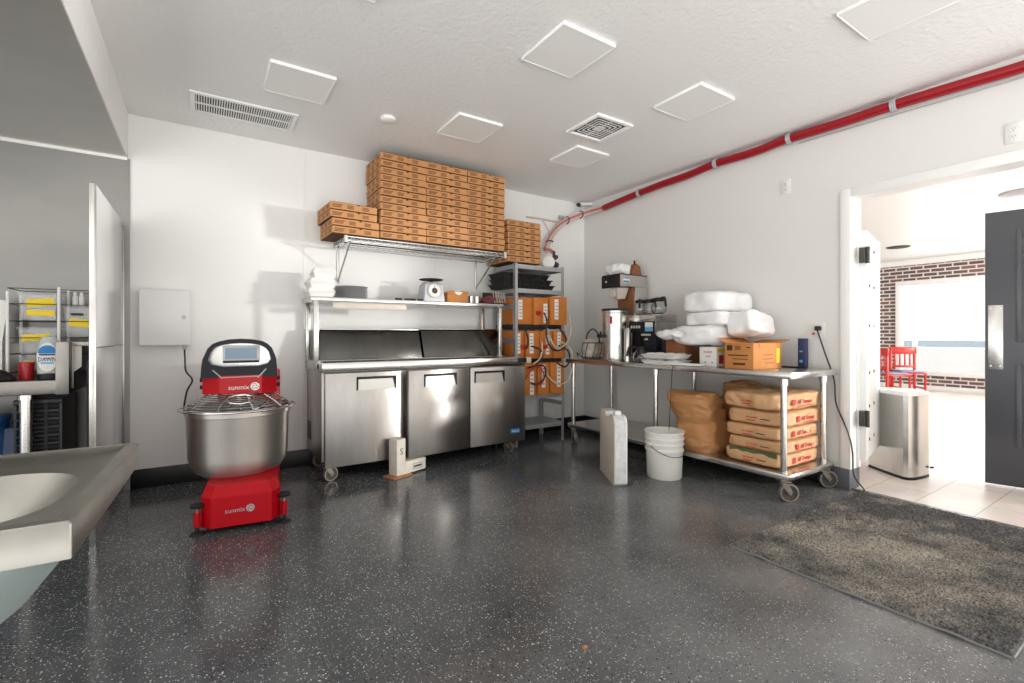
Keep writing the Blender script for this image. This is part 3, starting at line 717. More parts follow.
for x in (0.04, SW-0.10):
    bk = MB(); bk.tube([(x, 0.03, -0.03), (x, SD-0.004, -0.305)], 0.008, 8); bk.tube([(x, SD-0.002, -0.33), (x, SD-0.002, 0.0)], 0.009, 8); bk.tube([(x, 0.02, -0.028), (x, SD-0.002, -0.028)], 0.007, 8)
    obj('bracket', bk, 'chrome', t)

def pizza_mesh(w, d, h):
    b = MB(); g = 0.0065
    b.box(-w/2+.004, w/2-.004, 0.004, d-.002, 0.0, h, m='pizzagap')  # inset core coloured dark to paint the shadow in the gaps
    b.box(-w/2, w/2, 0.0, d, g, h-g, 0.0015, m='pizza')
    b.box(-w/2-.0015, w/2+.0015, -0.0015, d+.001, h-g-0.009, h-g*0.6, 0.001, m='pizza')        # lid lip
    M = front(0, -0.0022, h*0.45)
    for cx, cw in ((-0.145*w/.41, 0.085), (-0.035*w/.41, 0.055), (0.10*w/.41, 0.055)):
        for k in range(3): b.box(cx-cw/2, cx+cw/2*(1-0.2*k*(cw > .06)), 0.010-k*0.0105, 0.0165-k*0.0105, 0, 0.0004, m='pizzaink', M=M)
    b.prism([(0.020, h-g*0.4), (0.046, h-g*0.4), (0.040, h-0.013), (0.026, h-0.013)], -0.0036, -0.0012, 'y', m='pizzagap')
    Ms = face_to((-w/2-.0022, d*0.5, h*0.45), (0, -1, 0), (0, 0, 1))
    for cx, cw in ((-0.12, 0.05), (0.0, 0.06), (0.12, 0.07)):
        for k in range(3): b.box(cx-cw/2, cx+cw/2, 0.010-k*0.0105, 0.0165-k*0.0105, 0, 0.0004, m='pizzaink', M=Ms)
    return b
PB = obj('pizza_box', pizza_mesh(0.408, 0.41, 0.0603), None); PB_first = [PB]
def pizza(x, y, z, rz, label, group, src=PB):
    o = PB_first.pop() if (src is PB and PB_first) else src.copy()
    if o.name not in C.objects: C.objects.link(o)
    o.location = (x, y, z); o.rotation_euler = (0, 0, rz)
    return tag(o, label, 'pizza box', group)
random.seed(11)
tops = ['left-hand', 'middle', 'right-hand']
for ci, cx in enumerate((1.466, 1.878, 2.291)):
    for k in range(12):
        j = random.uniform(-1, 1)
        rz = random.uniform(-0.012, 0.012) + (0.022 if (ci == 0 and k > 8) else 0)
        lab = ('kraft pizza box, %s of the %s tall stack on the wire shelf' % (ORD[11-k] if k in (0, 11) else ORD[11-k]+' from the top', tops[ci]))
        pizza(cx+0.004*j, 3.952+0.005*random.uniform(-1, 1)-(0.0 if k < 11 else 0.0), 1.9500+k*0.0608, rz, lab, 'pizza boxes in the three tall stacks')
sm = obj('pizza_box', pizza_mesh(0.380, 0.40, 0.0632), None); first = True
for k in range(4):
    o = sm if first else sm.copy()
    if not first: C.objects.link(o)
    first = False
    o.location = (1.060+(-0.014 if k > 1 else 0.002), 3.962, 1.9480+k*0.0640); o.rotation_euler = (0, 0, 0.035+(0.02 if k > 1 else 0.0))
    tag(o, 'kraft pizza box, %s of the low stack overhanging the shelf end' % ['bottom', 'third from the top', 'second from the top', 'top'][k], 'pizza box', 'pizza boxes in the low stack')
for k in range(7):
    pizza(2.757+0.004*random.uniform(-1, 1), 3.985, 1.866+k*0.0608, random.uniform(-0.012, 0.012), 'kraft pizza box, %s of the short stack on the grey rack' % ['bottom', 'sixth from the top', 'fifth from the top', 'fourth from the top', 'third from the top', 'second from the top', 'top'][k], 'pizza boxes on the rack')
# ================================================================== GREY RACK WITH DRINK SYRUP CARTONS
t = thing('storage_rack', 'grey steel shelving rack full of drink syrup cartons in the back corner', 'rack', (2.632, 3.975, 0))
RW, RD, RH = 0.633, 0.40, 1.862
for x in (0, RW-0.032):
    for y in (0, RD-0.032):
        p = MB()
        s1 = 1 if x == 0 else -1; s2 = 1 if y == 0 else -1
        cx = x if x == 0 else RW; cy = y if y == 0 else RD
        p.box(min(cx, cx+s1*0.034), max(cx, cx+s1*0.034), min(cy, cy+s2*0.004), max(cy, cy+s2*0.004), 0, RH)
        p.box(min(cx, cx+s1*0.004), max(cx, cx+s1*0.004), min(cy, cy+s2*0.034), max(cy, cy+s2*0.034), 0, RH)
        obj('post', p, 'galv', t)
for z in (0.19, 0.50, 0.875, 1.225, 1.59, 1.835):
    s = MB(); s.box(0.006, RW-0.006, 0.006, RD-0.006, z-0.004, z+0.012)
    s.box(0.034, RW-0.034, 0.004, 0.010, z-0.028, z+0.016) ; s.box(0.034, RW-0.034, RD-0.010, RD-0.004, z-0.028, z+0.016)
    s.box(0.004, 0.010, 0.034, RD-0.034, z-0.028, z+0.016); s.box(RW-0.010, RW-0.004, 0.034, RD-0.034, z-0.028, z+0.016)
    obj('shelf_deck', s, 'galv' if z not in (0.875, 1.225) else 'blackm', t)
obj('side_brace', MB().box(RW-0.012, RW-0.004, 0.034, RD-0.034, 0.375, 0.42), 'galv', t)
obj('side_brace', MB().box(0.004, 0.012, 0.034, RD-0.034, 1.05, 1.10), 'galv', t)
obj('side_brace', MB().box(0.004, 0.012, 0.034, RD-0.034, 1.40, 1.45), 'galv', t)
# cartons of syrup
def syrup(x0, x1, y0, y1, z0, z1, rz, label, lab=(0.5, 0.55), port=True, side_label=True):
    w, d, h = x1-x0, y1-y0, z1-z0
    k = thing('syrup_carton', label, 'carton', ((x0+x1)/2, y0, z0), rz, 'drink syrup cartons on the rack')
    b = MB().box(-w/2, w/2, 0, d, 0, h, 0.004)
    b.box(-w/2+0.002, w/2-0.002, -0.0006, 0.0005, h*0.93, h*0.945, m=None)
    obj('carton_body', b, 'cardo', k)
    l = MB(); lw = min(0.05, w*0.32); cx = -w/2+w*lab[0]; lh = h*0.72
    l.box(cx-lw/2, cx+lw/2, -0.0012, 0.0, h*lab[1]-lh/2, h*lab[1]+lh/2, m='label')
    for q in range(5): l.box(cx-lw*0.3, cx+lw*0.3, -0.0018, -0.001, h*lab[1]-lh*0.36+q*lh*0.17, h*lab[1]-lh*0.33+q*lh*0.17, m='ventdark')
    obj('paper_label', l, 'label', k)
    if port:
        p = MB(); px = w*0.28 if lab[0] < 0.5 else -w*0.25; pz = h*0.42
        p.cyl((px, 0.0, pz), (px, -0.035, pz), 0.024, 14); p.cyl((px, -0.035, pz), (px, -0.055, pz), 0.014, 12); p.box(px-0.03, px+0.03, -0.045, -0.015, pz+0.008, pz+0.022, 0.004)
        obj('connector', p, 'redink', k)
    return k
syrup(2.642, 2.850, 3.985, 4.33, 1.239, 1.515, 0.0, 'wide orange-brown syrup carton on the top carton shelf behind the front rack post', (0.30, 0.55), False)
syrup(2.858, 3.035, 3.955, 4.30, 1.239, 1.520, -0.02, 'orange-brown syrup carton with red connector in the middle of the top carton shelf', (0.80, 0.42))
syrup(3.050, 3.262, 3.925, 4.27, 1.239, 1.535, -0.03, 'deep orange syrup carton at the right end of the top carton shelf', (0.35, 0.55), False)
for i, (x0, x1, yy, lab, port) in enumerate(((2.642, 2.750, 3.985, (0.42, 0.55), True), (2.760, 2.925, 3.96, (0.40, 0.55), False), (2.935, 3.085, 3.95, (0.6, 0.5), True), (3.095, 3.245, 3.93, (0.45, 0.6), False))):
    syrup(x0, x1, yy, yy+0.34, 0.889, 1.175, -0.01*i, ['orange syrup carton beside the front rack post on the middle carton shelf', 'syrup carton second from the front rack post on the middle carton shelf', 'syrup carton behind the black hose loop on the middle carton shelf', 'syrup carton at the right end of the middle carton shelf'][i], lab, port)
for i, (x0, x1, yy, lab, port) in enumerate(((2.642, 2.728, 3.97, (0.9, 0.5), True), (2.735, 2.885, 3.955, (0.62, 0.38), False), (2.895, 3.035, 3.94, (0.5, 0.58), False), (3.050, 3.225, 3.925, (0.6, 0.58), False))):
    syrup(x0, x1, yy, yy+0.34, 0.514, 0.845, -0.012*i, ['deep orange syrup carton next to the refrigerator on the lowest carton shelf', 'syrup carton with low white label on the lowest carton shelf', 'syrup carton with torn white label on the lowest carton shelf', 'syrup carton at the right end of the lowest carton shelf'][i], lab, port)
# hoses
def hose(pts, m, label, r=0.0085, g='syrup hoses looping over the cartons'):
    return tag(obj('syrup_hose', MB().tube(pts, r, 8, smooth=8), m), label, 'hose', g)
hose([(2.94, 3.90, 1.36), (2.945, 3.86, 1.28), (2.95, 3.87, 1.12), (3.00, 3.86, 1.00), (3.10, 3.86, 0.97), (3.20, 3.87, 1.02), (3.22, 3.90, 1.12), (3.14, 3.915, 1.21)], 'black', 'black hose making the wide loop below the red connector')
hose([(3.01, 3.93, 1.20), (3.00, 3.86, 1.08), (3.06, 3.84, 1.00), (3.18, 3.85, 1.03), (3.26, 3.87, 1.12), (3.30, 3.90, 1.25), (3.285, 3.915, 1.38), (3.265, 3.90, 1.40)], 'tubetan', 'pale tan hose rising around the right edge of the top carton shelf')
hose([(2.735, 3.94, 1.20), (2.745, 3.91, 1.10), (2.735, 3.90, 1.02), (2.72, 3.92, 0.99)], 'black', 'short dark hose between the two leftmost cartons of the middle shelf')
hose([(2.80, 3.93, 1.02), (2.87, 3.89, 0.99), (2.91, 3.88, 0.93), (2.88, 3.89, 0.86), (2.83, 3.91, 0.84)], 'black', 'dark hose arching over the shelf edge above the low label carton')
hose([(2.93, 3.92, 1.06), (2.90, 3.88, 0.96), (2.86, 3.88, 0.88), (2.82, 3.92, 0.84)], 'tubetan', 'pale tan hose crossing diagonally between middle and lowest carton shelves')
hose([(2.70, 3.92, 0.66), (2.78, 3.88, 0.79), (2.87, 3.87, 0.80), (2.93, 3.88, 0.70), (2.88, 3.88, 0.63), (2.80, 3.92, 0.63)], 'redink', 'red hose arching over the lowest carton shelf', 0.007)
hose([(2.745, 3.92, 0.80), (2.90, 3.86, 0.82), (2.935, 3.87, 0.72), (2.86, 3.89, 0.635), (2.78, 3.91, 0.65)], 'black', 'black hose curling round the low white label')
hose([(3.14, 3.91, 1.02), (3.22, 3.86, 0.97), (3.25, 3.86, 0.87), (3.20, 3.87, 0.80), (3.13, 3.88, 0.82), (3.11, 3.91, 0.86)], 'black', 'black hose loop hanging over the right end of the middle shelf')
hose([(3.17, 3.91, 1.06), (3.26, 3.85, 0.98), (3.28, 3.85, 0.80), (3.23, 3.86, 0.66), (3.12, 3.87, 0.62), (3.02, 3.90, 0.68), (2.97, 3.92, 0.78)], 'tubetan', 'long pale hose hanging in the lowest loop at the rack corner')
# black trays on the upper shelf
for i in range(3):
    k = MB(); x0, x1, y0, y1 = 2.53+0.012*(i % 2), 3.17-0.03*i, 4.022+0.003*i, 4.322; z = 1.604+i*0.055
    k.loft([[(x0+.02, y0+.02, z), (x1-.02, y0+.02, z), (x1-.02, y1-.02, z), (x0+.02, y1-.02, z)], [(x0, y0, z+.050), (x1, y0, z+.050), (x1, y1, z+.050), (x0, y1, z+.050)]])
    k.box(x0-.008, x1+.008, y0-.008, y1+.008, z+.044, z+.053, .002)
    for q in range(12):
        xx = x0+0.04+q*(x1-x0-0.08)/11; k.box(xx-.004, xx+.004, y0-.002, y0+.02, z+.008, z+.044)
    tag(obj('black_tray', k, 'blackm'), 'black plastic tray, %s of the stack on the upper rack shelf' % ['bottom', 'middle', 'top'][i], 'tray', 'black trays on the rack')
g = thing('wire_rack_insert', 'black slotted rack insert with pale wires standing left of the syrup cartons', 'rack insert', (2.40, 4.02, 1.4385))
k = MB(); k.box(0.02, 0.16, 0.0, 0.24, 0.0, 0.012); k.box(0.02, 0.16, 0.22, 0.24, 0.012, 0.13)
obj('insert_body', k, 'blackm', g)
k = MB()
for q in range(5): k.tube([(0.03+q*0.03, 0.01, 0.012), (0.035+q*0.032, 0.06, 0.13)], 0.004, 6)
obj('insert_wire', k, 'offwhite', g)
# gas regulator on top of the rack
t = thing('gas_regulator', 'white and black drink gas regulator with valves on top of the rack', 'regulator', (3.215, 4.16, 1.848))
obj('regulator_drum', MB().cyl((-0.06, -0.06, 0.075), (0.02, 0.06, 0.075), 0.068, 24), 'white', t)
v = MB(); v.cyl((0.075, 0.02, 0), (0.075, 0.02, 0.22), 0.016, 12); v.cyl((0.05, -0.02, 0.07), (0.12, 0.03, 0.07), 0.03, 14); v.cyl((0.075, -0.02, 0.15), (0.10, 0.03, 0.15), 0.024, 12); v.box(0.03, 0.125, -0.01, 0.05, 0, 0.035, 0.004)
obj('valve', v, 'ventdark', t)
h = MB()
for q, dx in enumerate((-0.02, 0.02, 0.05)): h.tube([(0.06+dx*.3, 0.02, 0.19), (0.03+dx, 0.06, 0.24), (0.05+dx, 0.16, 0.27)], 0.008, 8, smooth=6)
obj('gas_line', h, 'tubepink', t)

# ================================================================== RIGHT WORK TABLE
TX0, TX1, TY0, TY1, TZ = 3.245, 3.925, 1.612, 3.925, 0.88
t = thing('work_table', 'long stainless steel work table with undershelf and casters along the right wall', 'table', (TX0, TY0, 0))
tw, tl = TX1-TX0, TY1-TY0
s = MB(); s.box(0, tw, 0, tl, TZ-0.006, TZ, 0.002); s.box(0, 0.012, 0, tl, TZ-0.042, TZ-0.002, 0.003); s.box(tw-0.012, tw, 0, tl, TZ-0.042, TZ-0.002, 0.003); s.box(0.012, tw-0.012, 0, 0.012, TZ-0.042, TZ-0.002, 0.003); s.box(0.012, tw-0.012, tl-0.012, tl, TZ-0.042, TZ-0.002, 0.003)
obj('table_top', s, 'steel', t)
obj('top_seam', MB().box(-0.0015, tw, 0.935, 0.941, TZ-0.040, TZ+0.0015), 'steel_dark', t)
s = MB(); s.box(0.02, tw-0.02, 0.02, tl-0.02, 0.190, 0.198); s.box(0.015, 0.03, 0.02, tl-0.02, 0.158, 0.196, .003); s.box(tw-0.03, tw-0.015, 0.02, tl-0.02, 0.158, 0.196, .003); s.box(0.03, tw-0.03, 0.015, 0.03, 0.158, 0.196, .003); s.box(0.03, tw-0.03, tl-0.03, tl-0.015, 0.158, 0.196, .003)
obj('undershelf', s, 'steel', t)
for (x, y, rz) in ((0.06, 0.075, 0.9), (tw-0.06, 0.075, 0.9), (0.06, 1.16, 1.3), (tw-0.06, 1.18, 0.6), (0.06, tl-0.06, -0.4), (tw-0.06, tl-0.06, 0.8)):
    l = MB(); l.cyl((x, y, 0.14), (x, y, TZ-0.007), 0.021, 18); l.cyl((x, y, TZ-0.09), (x, y, TZ-0.04), 0.027, 18); l.cyl((x, y, 0.14), (x, y, 0.20), 0.026, 18)
    obj('leg', l, 'steel', t)
    if y < 0.2 or y > 2: caster_parts(t, x, y, 0.064, 0.145, rz-PI/2)
    else: obj('foot', MB().cyl((x, y, 0.0), (x, y, 0.145), 0.014, 12), 'steel_dark', t)

# --- flour sacks (local: long side x; front = -y)
def sack(x, y, z, h, rz, seed, label, w=0.60, d=0.46, green=False, puff=1.0):
    k = thing('flour_sack', label, 'flour sack', (x, y, z), rz, 'flour sacks stacked on the undershelf')
    b = MB().soft(w, d, h*1.04, 0.30, 0.012*puff, 9, seed, crease=0.9, sub=5)
    for f in b.bm.faces: pass
    obj('paper_sack', b, 'sack', k, ang=60, loc=(0, 0, h*0.52))
    p = MB(); p2 = MB(); sx = -w/2-0.005
    M = face_to((sx, 0.03, h*0.47), (0, -1, 0), (0, 0, 1))
    p.text('ALL TRUMPS', 0.04, M @ Matrix.Translation((0.02, 0.004, 0)), 'redink', ext=0.0012, fit=0.085, shear=0.2)
    p.box(-0.015, 0.05, -0.020, -0.014, 0, 0.0015, m='redink', M=M); p.box(0.085, 0.15, -0.004, 0.002, 0, 0.0015, m='blackink', M=M)
    M = face_to((0.02, -d/2-0.004, h*0.5), (1, 0, 0), (0, 0, 1))
    p2.text('All Trumps', 0.05, M, 'redink', ext=0.0012, fit=0.20, shear=0.3); p2.box(-0.08, 0.11, -0.032, -0.027, 0, 0.0015, m='redink', M=M); p2.box(-0.16, -0.12, -0.02, 0.02, 0, 0.0015, m='redink', M=M)
    if green: p.box(-0.16, 0.19, h*0.40-0.012, h*0.40+0.014, -0.012, 0.001, m='greenink', M=face_to((sx+0.012, 0.0, h*0.5), (0, -1, 0), (0, 0, 1)))
    obj('front_print', p, None, k); obj('end_print', p2, None, k)
    return k
zz = 0.199
for i, (h, dx, dy, rz, lab) in enumerate(((0.098, 0.0, 0.0, 0.0, 'brown flour sack with green band at the bottom of the undershelf stack'), (0.088, 0.02, -0.01, 0.01, 'brown flour sack, second from the bottom of the undershelf stack'), (0.092, 0.01, 0.005, -0.02, 'brown flour sack in the middle of the undershelf stack'), (0.112, 0.04, -0.005, 0.02, 'plump brown flour sack, second from the top of the undershelf stack'), (0.125, 0.01, 0.0, -0.03, 'wrinkled brown flour sack lying on top of the undershelf stack'))):
    sack(3.635+dx-0.03, 1.93+dy, zz, h, rz, i+3, lab, w=0.62-(0.03 if i < 3 else 0), d=0.44, green=(i == 0), puff=1.6 if i == 4 else 0.9)
    zz += h+0.001
# crumpled bags
def crumple(name, label, loc, rings, seed, m='paper', n=72, amp=0.034):
    def ring(rx, ry, ox, oy, z):
        r = []
        for i in range(n):
            a = 2*PI*i/n; ca, sa = math.cos(a), math.sin(a); e = 0.62
            r.append(Vector((rx*math.copysign(abs(ca)**e, ca)+ox, ry*math.copysign(abs(sa)**e, sa)+oy, z)))
        return r
    R = []; K = 7
    for (z, rx, ry, ox, oy), (z2, rx2, ry2, ox2, oy2) in zip(rings, rings[1:]):
        for k in range(K):
            t_ = k/K; R.append(ring(rx+(rx2-rx)*t_, ry+(ry2-ry)*t_, ox+(ox2-ox)*t_, oy+(oy2-oy)*t_, z+(z2-z)*t_))
    R.append(ring(rings[-1][1], rings[-1][2], rings[-1][3], rings[-1][4], rings[-1][0]))
    zmax = rings[-1][0]; o = Vector((seed*3.3, seed*1.9, seed*0.7))
    out = []
    for r in R:
        c_ = sum(r, Vector())/n; row = []
        for p in r:
            d_ = (p-c_); d_.z = 0; d_ = d_.normalized() if d_.length > 1e-6 else d_
            q = Vector((p.x, p.y, p.z*1.6))
            rid = (1-2.6*abs(mnoise.noise(q*6+o)))*0.6 + (1-2.6*abs(mnoise.noise(q*13+o*1.7)))*0.35 + 0.5*mnoise.noise(q*3+o)
            f = min(1, p.z/0.04)
            row.append(tuple(p + d_*amp*0.7*rid*f + Vector((0, 0, 0.35*amp*rid*f*(p.z/zmax)))))
        out.append(row)
    return tag(obj(name, MB().loft(out), m, ang=24, loc=loc), label, 'paper bag')
crumple('paper_bag', 'large crumpled brown paper bag slumped beside the flour sacks', (3.475, 2.43, 0.199), [(0, 0.17, 0.15, 0, -0.02), (0.05, 0.19, 0.18, 0, 0), (0.14, 0.18, 0.17, 0, 0), (0.22, 0.165, 0.16, 0.0, 0.01), (0.30, 0.17, 0.18, -0.02, 0.03), (0.38, 0.16, 0.20, -0.04, 0.045), (0.44, 0.10, 0.205, -0.05, 0.06), (0.465, 0.025, 0.20, -0.05, 0.065)], 2)
crumple('paper_bag', 'brown paper bag with rounded top behind the crumpled bag and sacks', (3.785, 2.305, 0.199), [(0, 0.09, 0.11, 0, 0), (0.06, 0.10, 0.12, 0, 0), (0.3, 0.10, 0.12, 0, 0), (0.44, 0.10, 0.12, 0, -0.02), (0.52, 0.08, 0.12, 0, -0.03), (0.545, 0.02, 0.06, 0, -0.03)], 5)

# ---------- things on the work table
def on(x, y): return (x, y, TZ+0.0006)
# mesh bag / net basket
t = thing('mesh_basket', 'small wire handled basket with a mesh bag at the far end of the work table', 'basket', on(3.47, 3.745))
obj('mesh_bag', MB().soft(0.20, 0.18, 0.21, 0.75, 0.020, 14, 4, crease=0.5), 'meshbag', t, ang=70, loc=(0.0, 0, 0.108))
h = MB()
ring = [(0.105*math.cos(a), 0.10*math.sin(a), 0.012) for a in [2*PI*i/24 for i in range(24)]]; h.tube(ring, 0.006, 6, closed=True)
ring = [(0.108*math.cos(a), 0.10*math.sin(a), 0.17) for a in [2*PI*i/24 for i in range(24)]]; h.tube(ring, 0.006, 6, closed=True)
for i in range(8):
    a = 2*PI*i/8; h.tube([(0.106*math.cos(a), 0.10*math.sin(a), 0.012), (0.118*math.cos(a+.2), 0.112*math.sin(a+.2), 0.09), (0.108*math.cos(a+.4), 0.10*math.sin(a+.4), 0.17)], 0.004, 6, smooth=4)
h.tube([(0.0, -0.10, 0.17), (0.0, -0.085, 0.26), (0.0, 0.0, 0.315), (0.0, 0.085, 0.26), (0.0, 0.10, 0.17)], 0.008, 8, smooth=6)
h.tube([(-0.06, 0.10, 0.012), (-0.11, 0.13, 0.06), (-0.06, 0.16, 0.012)], 0.006, 6, smooth=6)
obj('wire_frame', h, 'ventdark', t)
t = thing('wall_switch_box', 'grey double outlet box on the wall behind the steel urn', 'outlet', (XR, 3.72, 1.12), -PI/2)
obj('box_body', MB().box(-0.06, 0.06, -0.05, 0, -0.23, 0.20, 0.006), 'plate', t)
obj('box_face', MB().box(-0.045, 0.045, -0.054, -0.05, 0.02, 0.17, 0.003), 'offwhite', t)
# urn
t = thing('tea_urn', 'tall stainless steel cylindrical drink urn with black rim on the work table', 'urn', on(3.385, 3.340))
obj('urn_body', MB().lathe([(0, 0), (0.118, 0), (0.122, 0.006), (0.122, 0.035), (0.124, 0.037), (0.124, 0.045), (0.120, 0.048), (0.120, 0.46), (0.124, 0.465), (0.124, 0.485), (0, 0.487)], 40), 'steel', t)
obj('rim', MB().lathe([(0.120, 0.483), (0.128, 0.487), (0.128, 0.505), (0.115, 0.508), (0, 0.506)], 40), 'blackm', t)
k = MB(); k.cyl((-0.10, 0.035, 0.24), (-0.15, 0.052, 0.24), 0.014, 10); k.box(-0.165, -0.115, 0.02, 0.08, 0.225, 0.258, 0.006); k.cyl((-0.14, 0.05, 0.25), (-0.14, 0.05, 0.285), 0.009, 8)
obj('side_handle', k, 'blackm', t)
k = MB(); k.box(-0.118, -0.105, -0.07, -0.05, 0.36, 0.43, 0.004); obj('red_gauge', k, 'redink', t)
# lower brewer: front faces -x
t = thing('coffee_brewer', 'low stainless coffee brewer with black control face and decanters on its warmers', 'coffee maker', on(3.46, 2.905))
b = MB(); b.box(0.0, 0.30, 0.0, 0.315, 0.375, 0.445, 0.006); b.box(0.15, 0.30, 0.0, 0.315, 0.03, 0.375, 0.005); b.box(0.0, 0.15, 0.0, 0.012, 0.26, 0.375, 0.002); b.box(0.0, 0.30, 0.0, 0.315, 0.0, 0.03, 0.005)
obj('brewer_body', b, 'steel', t)
b = MB(); b.box(-0.012, 0.15, 0.012, 0.312, 0.27, 0.375, 0.005); b.box(0.02, 0.15, 0.012, 0.30, 0.03, 0.27, 0.004)
obj('black_face', b, 'navy', t)
b = MB()
for i in range(4): b.box(-0.0135, -0.011, 0.17+i*0.032, 0.19+i*0.032, 0.315, 0.34, 0.001)
obj('control_button', b, 'offwhite', t)
b = MB(); M = leftf(-0.0125, 0.065, 0.325)
b.box(-0.045, 0.045, -0.04, 0.045, 0, 0.0015, m='label', M=M); b.box(-0.045, 0.045, -0.04, 0.0, 0.0015, 0.002, m='bluelab', M=M)
obj('blue_label', b, None, t)
b = MB(); b.lathe([(0, 0.17), (0.05, 0.17), (0.07, 0.25), (0, 0.25)], 24, M=Matrix.Translation((0.06, 0.14, 0))); obj('brew_basket', b, 'blackm', t)
b = MB(); b.box(0.001, 0.02, 0.10, 0.15, 0.205, 0.22, 0.003); b.box(-0.012, 0.012, 0.06, 0.16, 0.245, 0.262, 0.002); obj('spout_plate', b, 'offwhite', t)
for y in (0.06, 0.16, 0.26): obj('warmer_plate', MB().lathe([(0, 0.445), (0.048, 0.445), (0.048, 0.452), (0, 0.452)], 24, M=Matrix.Translation((0.10, y, 0))), 'blackm', t)
def decanter(loc, rz, label, s=1.0, m='glass'):
    k = thing('coffee_decanter', label, 'decanter', loc, rz, 'glass coffee decanters')
    b = MB(); b.lathe([(0, 0.0), (0.050*s, 0.0), (0.068*s, 0.02*s), (0.075*s, 0.05*s), (0.066*s, 0.085*s), (0.045*s, 0.115*s), (0.042*s, 0.125*s), (0.039*s, 0.125*s), (0.042*s, 0.115*s), (0.062*s, 0.085*s), (0.071*s, 0.05*s), (0.064*s, 0.022*s), (0.048*s, 0.004*s), (0, 0.004*s)], 28)
    obj('glass_bowl', b, m, k)
    c = MB(); c.lathe([(0.043*s, 0.118*s), (0.050*s, 0.12*s), (0.052*s, 0.145*s), (0.035*s, 0.155*s), (0, 0.155*s)], 24)
    c.tube([(0.03*s, 0, 0.145*s), (0.08*s, 0, 0.150*s), (0.105*s, 0, 0.145*s), (0.118*s, 0, 0.11*s), (0.128*s, 0, 0.06*s)], 0.011*s, 8, smooth=5)
    obj('handle_collar', c, 'blackm', k)
    return k
decanter((3.56, 2.95, TZ+0.453), -PI/2-0.35, 'empty glass decanter with black handle nearest the white bags', 0.95)
decanter((3.56, 3.065, TZ+0.453), -PI/2-0.30, 'glass decanter with black handle in the middle of the brewer top', 0.9)
decanter((3.55, 3.165, TZ+0.453), -PI/2-0.9, 'glass decanter with black collar under the upper brewer', 0.9)
decanter((3.36, 2.99, TZ+0.0006), 2.3, 'glass decanter standing on the table in front of the brewer', 0.95)
tag(obj('steel_canister', MB().lathe([(0, 0), (0.032, 0), (0.032, 0.30), (0.02, 0.32), (0, 0.32)], 24), 'steel', loc=on(3.375, 3.165)), 'slim stainless canister between the urn and the coffee brewer', 'canister')
# upper (tall) brewer
t = thing('tall_coffee_brewer', 'tall coffee brewer with black front and pale top housing behind the low brewer', 'coffee maker', on(3.52, 3.40))
b = MB(); b.box(0.0, 0.40, 0.0, 0.25, 0.745, 0.868, 0.006); b.box(0.22, 0.40, 0.0, 0.25, 0.03, 0.745, 0.004); b.box(0.08, 0.40, 0.0, 0.25, 0, 0.03, 0.004)
obj('brewer_body', b, 'steel', t)
obj('front_panel', MB().box(-0.014, 0.004, -0.002, 0.252, 0.735, 0.862, 0.005), 'black', t)
b = MB(); M = front(0.09, -0.0012, 0.80); b.box(-0.05, 0.05, -0.012, 0.022, 0, 0.001, m='label', M=M); b.box(-0.045, 0.04, -0.010, 0.004, 0.001, 0.0016, m='bluepaint', M=M); obj('blue_label', b, None, t)
b = MB(); b.cyl((-0.015, 0.18, 0.80), (-0.022, 0.18, 0.80), 0.010, 12); obj('indicator', b, 'offwhite', t)
obj('top_seam', MB().box(-0.002, 0.402, -0.003, 0.253, 0.864, 0.872, 0.002), 'blackm', t)
obj('brew_funnel', MB().lathe([(0, 0.615), (0.055, 0.625), (0.09, 0.735), (0, 0.745)], 28, M=Matrix.Translation((0.12, 0.12, 0))).box(0.0, 0.03, 0.09, 0.15, 0.64, 0.72, 0.004), 'offwhite', t)
obj('column_front', MB().box(0.205, 0.222, 0.02, 0.23, 0.46, 0.74, 0.004), 'cardd', t)
# packs on top of the tall brewer
tag(obj('filter_pack', MB().soft(0.20, 0.26, 0.115, 0.55, 0.02, 12, 8, crease=0.4), 'bagwhite', ang=60, loc=(3.615, 3.53, TZ+0.873+0.056)), 'crumpled white plastic pack of coffee filters on top of the tall brewer', 'pack')
t = thing('folded_card', 'folded brown cardboard piece on top of the tall brewer', 'cardboard', (3.80, 3.47, TZ+0.8726))
obj('card_sheet', MB().prism([(-0.085, 0), (0.085, 0), (0.055, 0.10), (0.0, 0.125), (-0.03, 0.10)], -0.03, 0.03, 'y'), 'cardd', t)
obj('card_tab', MB().box(-0.012, -0.002, -0.02, 0.0, 0.10, 0.16, 0.002), 'blackink', t)
# brown open carton + foam trays
t = thing('open_brown_box', 'dark brown carton with sloping open flap between brewer and white bags', 'box', on(3.50, 2.62))
obj('box_body', MB().box(0.0, 0.22, 0.0, 0.25, 0, 0.20, 0.004).box(-0.001, 0.0, 0.20, 0.25, 0.0, 0.20, m='blackm'), 'cardd', t)
obj('box_flap', MB().prism([(0.0, 0.20), (0.0, 0.206), (-0.20, 0.126), (-0.20, 0.12)], 0.0, 0.22, 'x', M=Matrix.Translation((0, 0.02, 0))), 'cardd', t)
def foam_tray(loc, rz, label):
    k = thing('foam_tray', label, 'tray', loc, rz, 'foam trays on the work table')
    b = MB().loft([[(-0.10, -0.15, 0), (0.10, -0.15, 0), (0.10, 0.15, 0), (-0.10, 0.15, 0)], [(-0.12, -0.17, 0.028), (0.12, -0.17, 0.028), (0.12, 0.17, 0.028), (-0.12, 0.17, 0.028)], [(-0.125, -0.175, 0.033), (0.125, -0.175, 0.033), (0.125, 0.175, 0.033), (-0.125, 0.175, 0.033)]])
    obj('tray_base', b, 'foam', k)
    c = MB()
    for i in range(2):
        for j in range(3): c.lathe([(0, 0.045), (0.03, 0.044), (0.05, 0.033), (0, 0.033)], 20, M=Matrix.Translation((-0.058+i*0.116, -0.113+j*0.113, 0)))
    obj('cup_lid', c, 'foam', k)
    return k
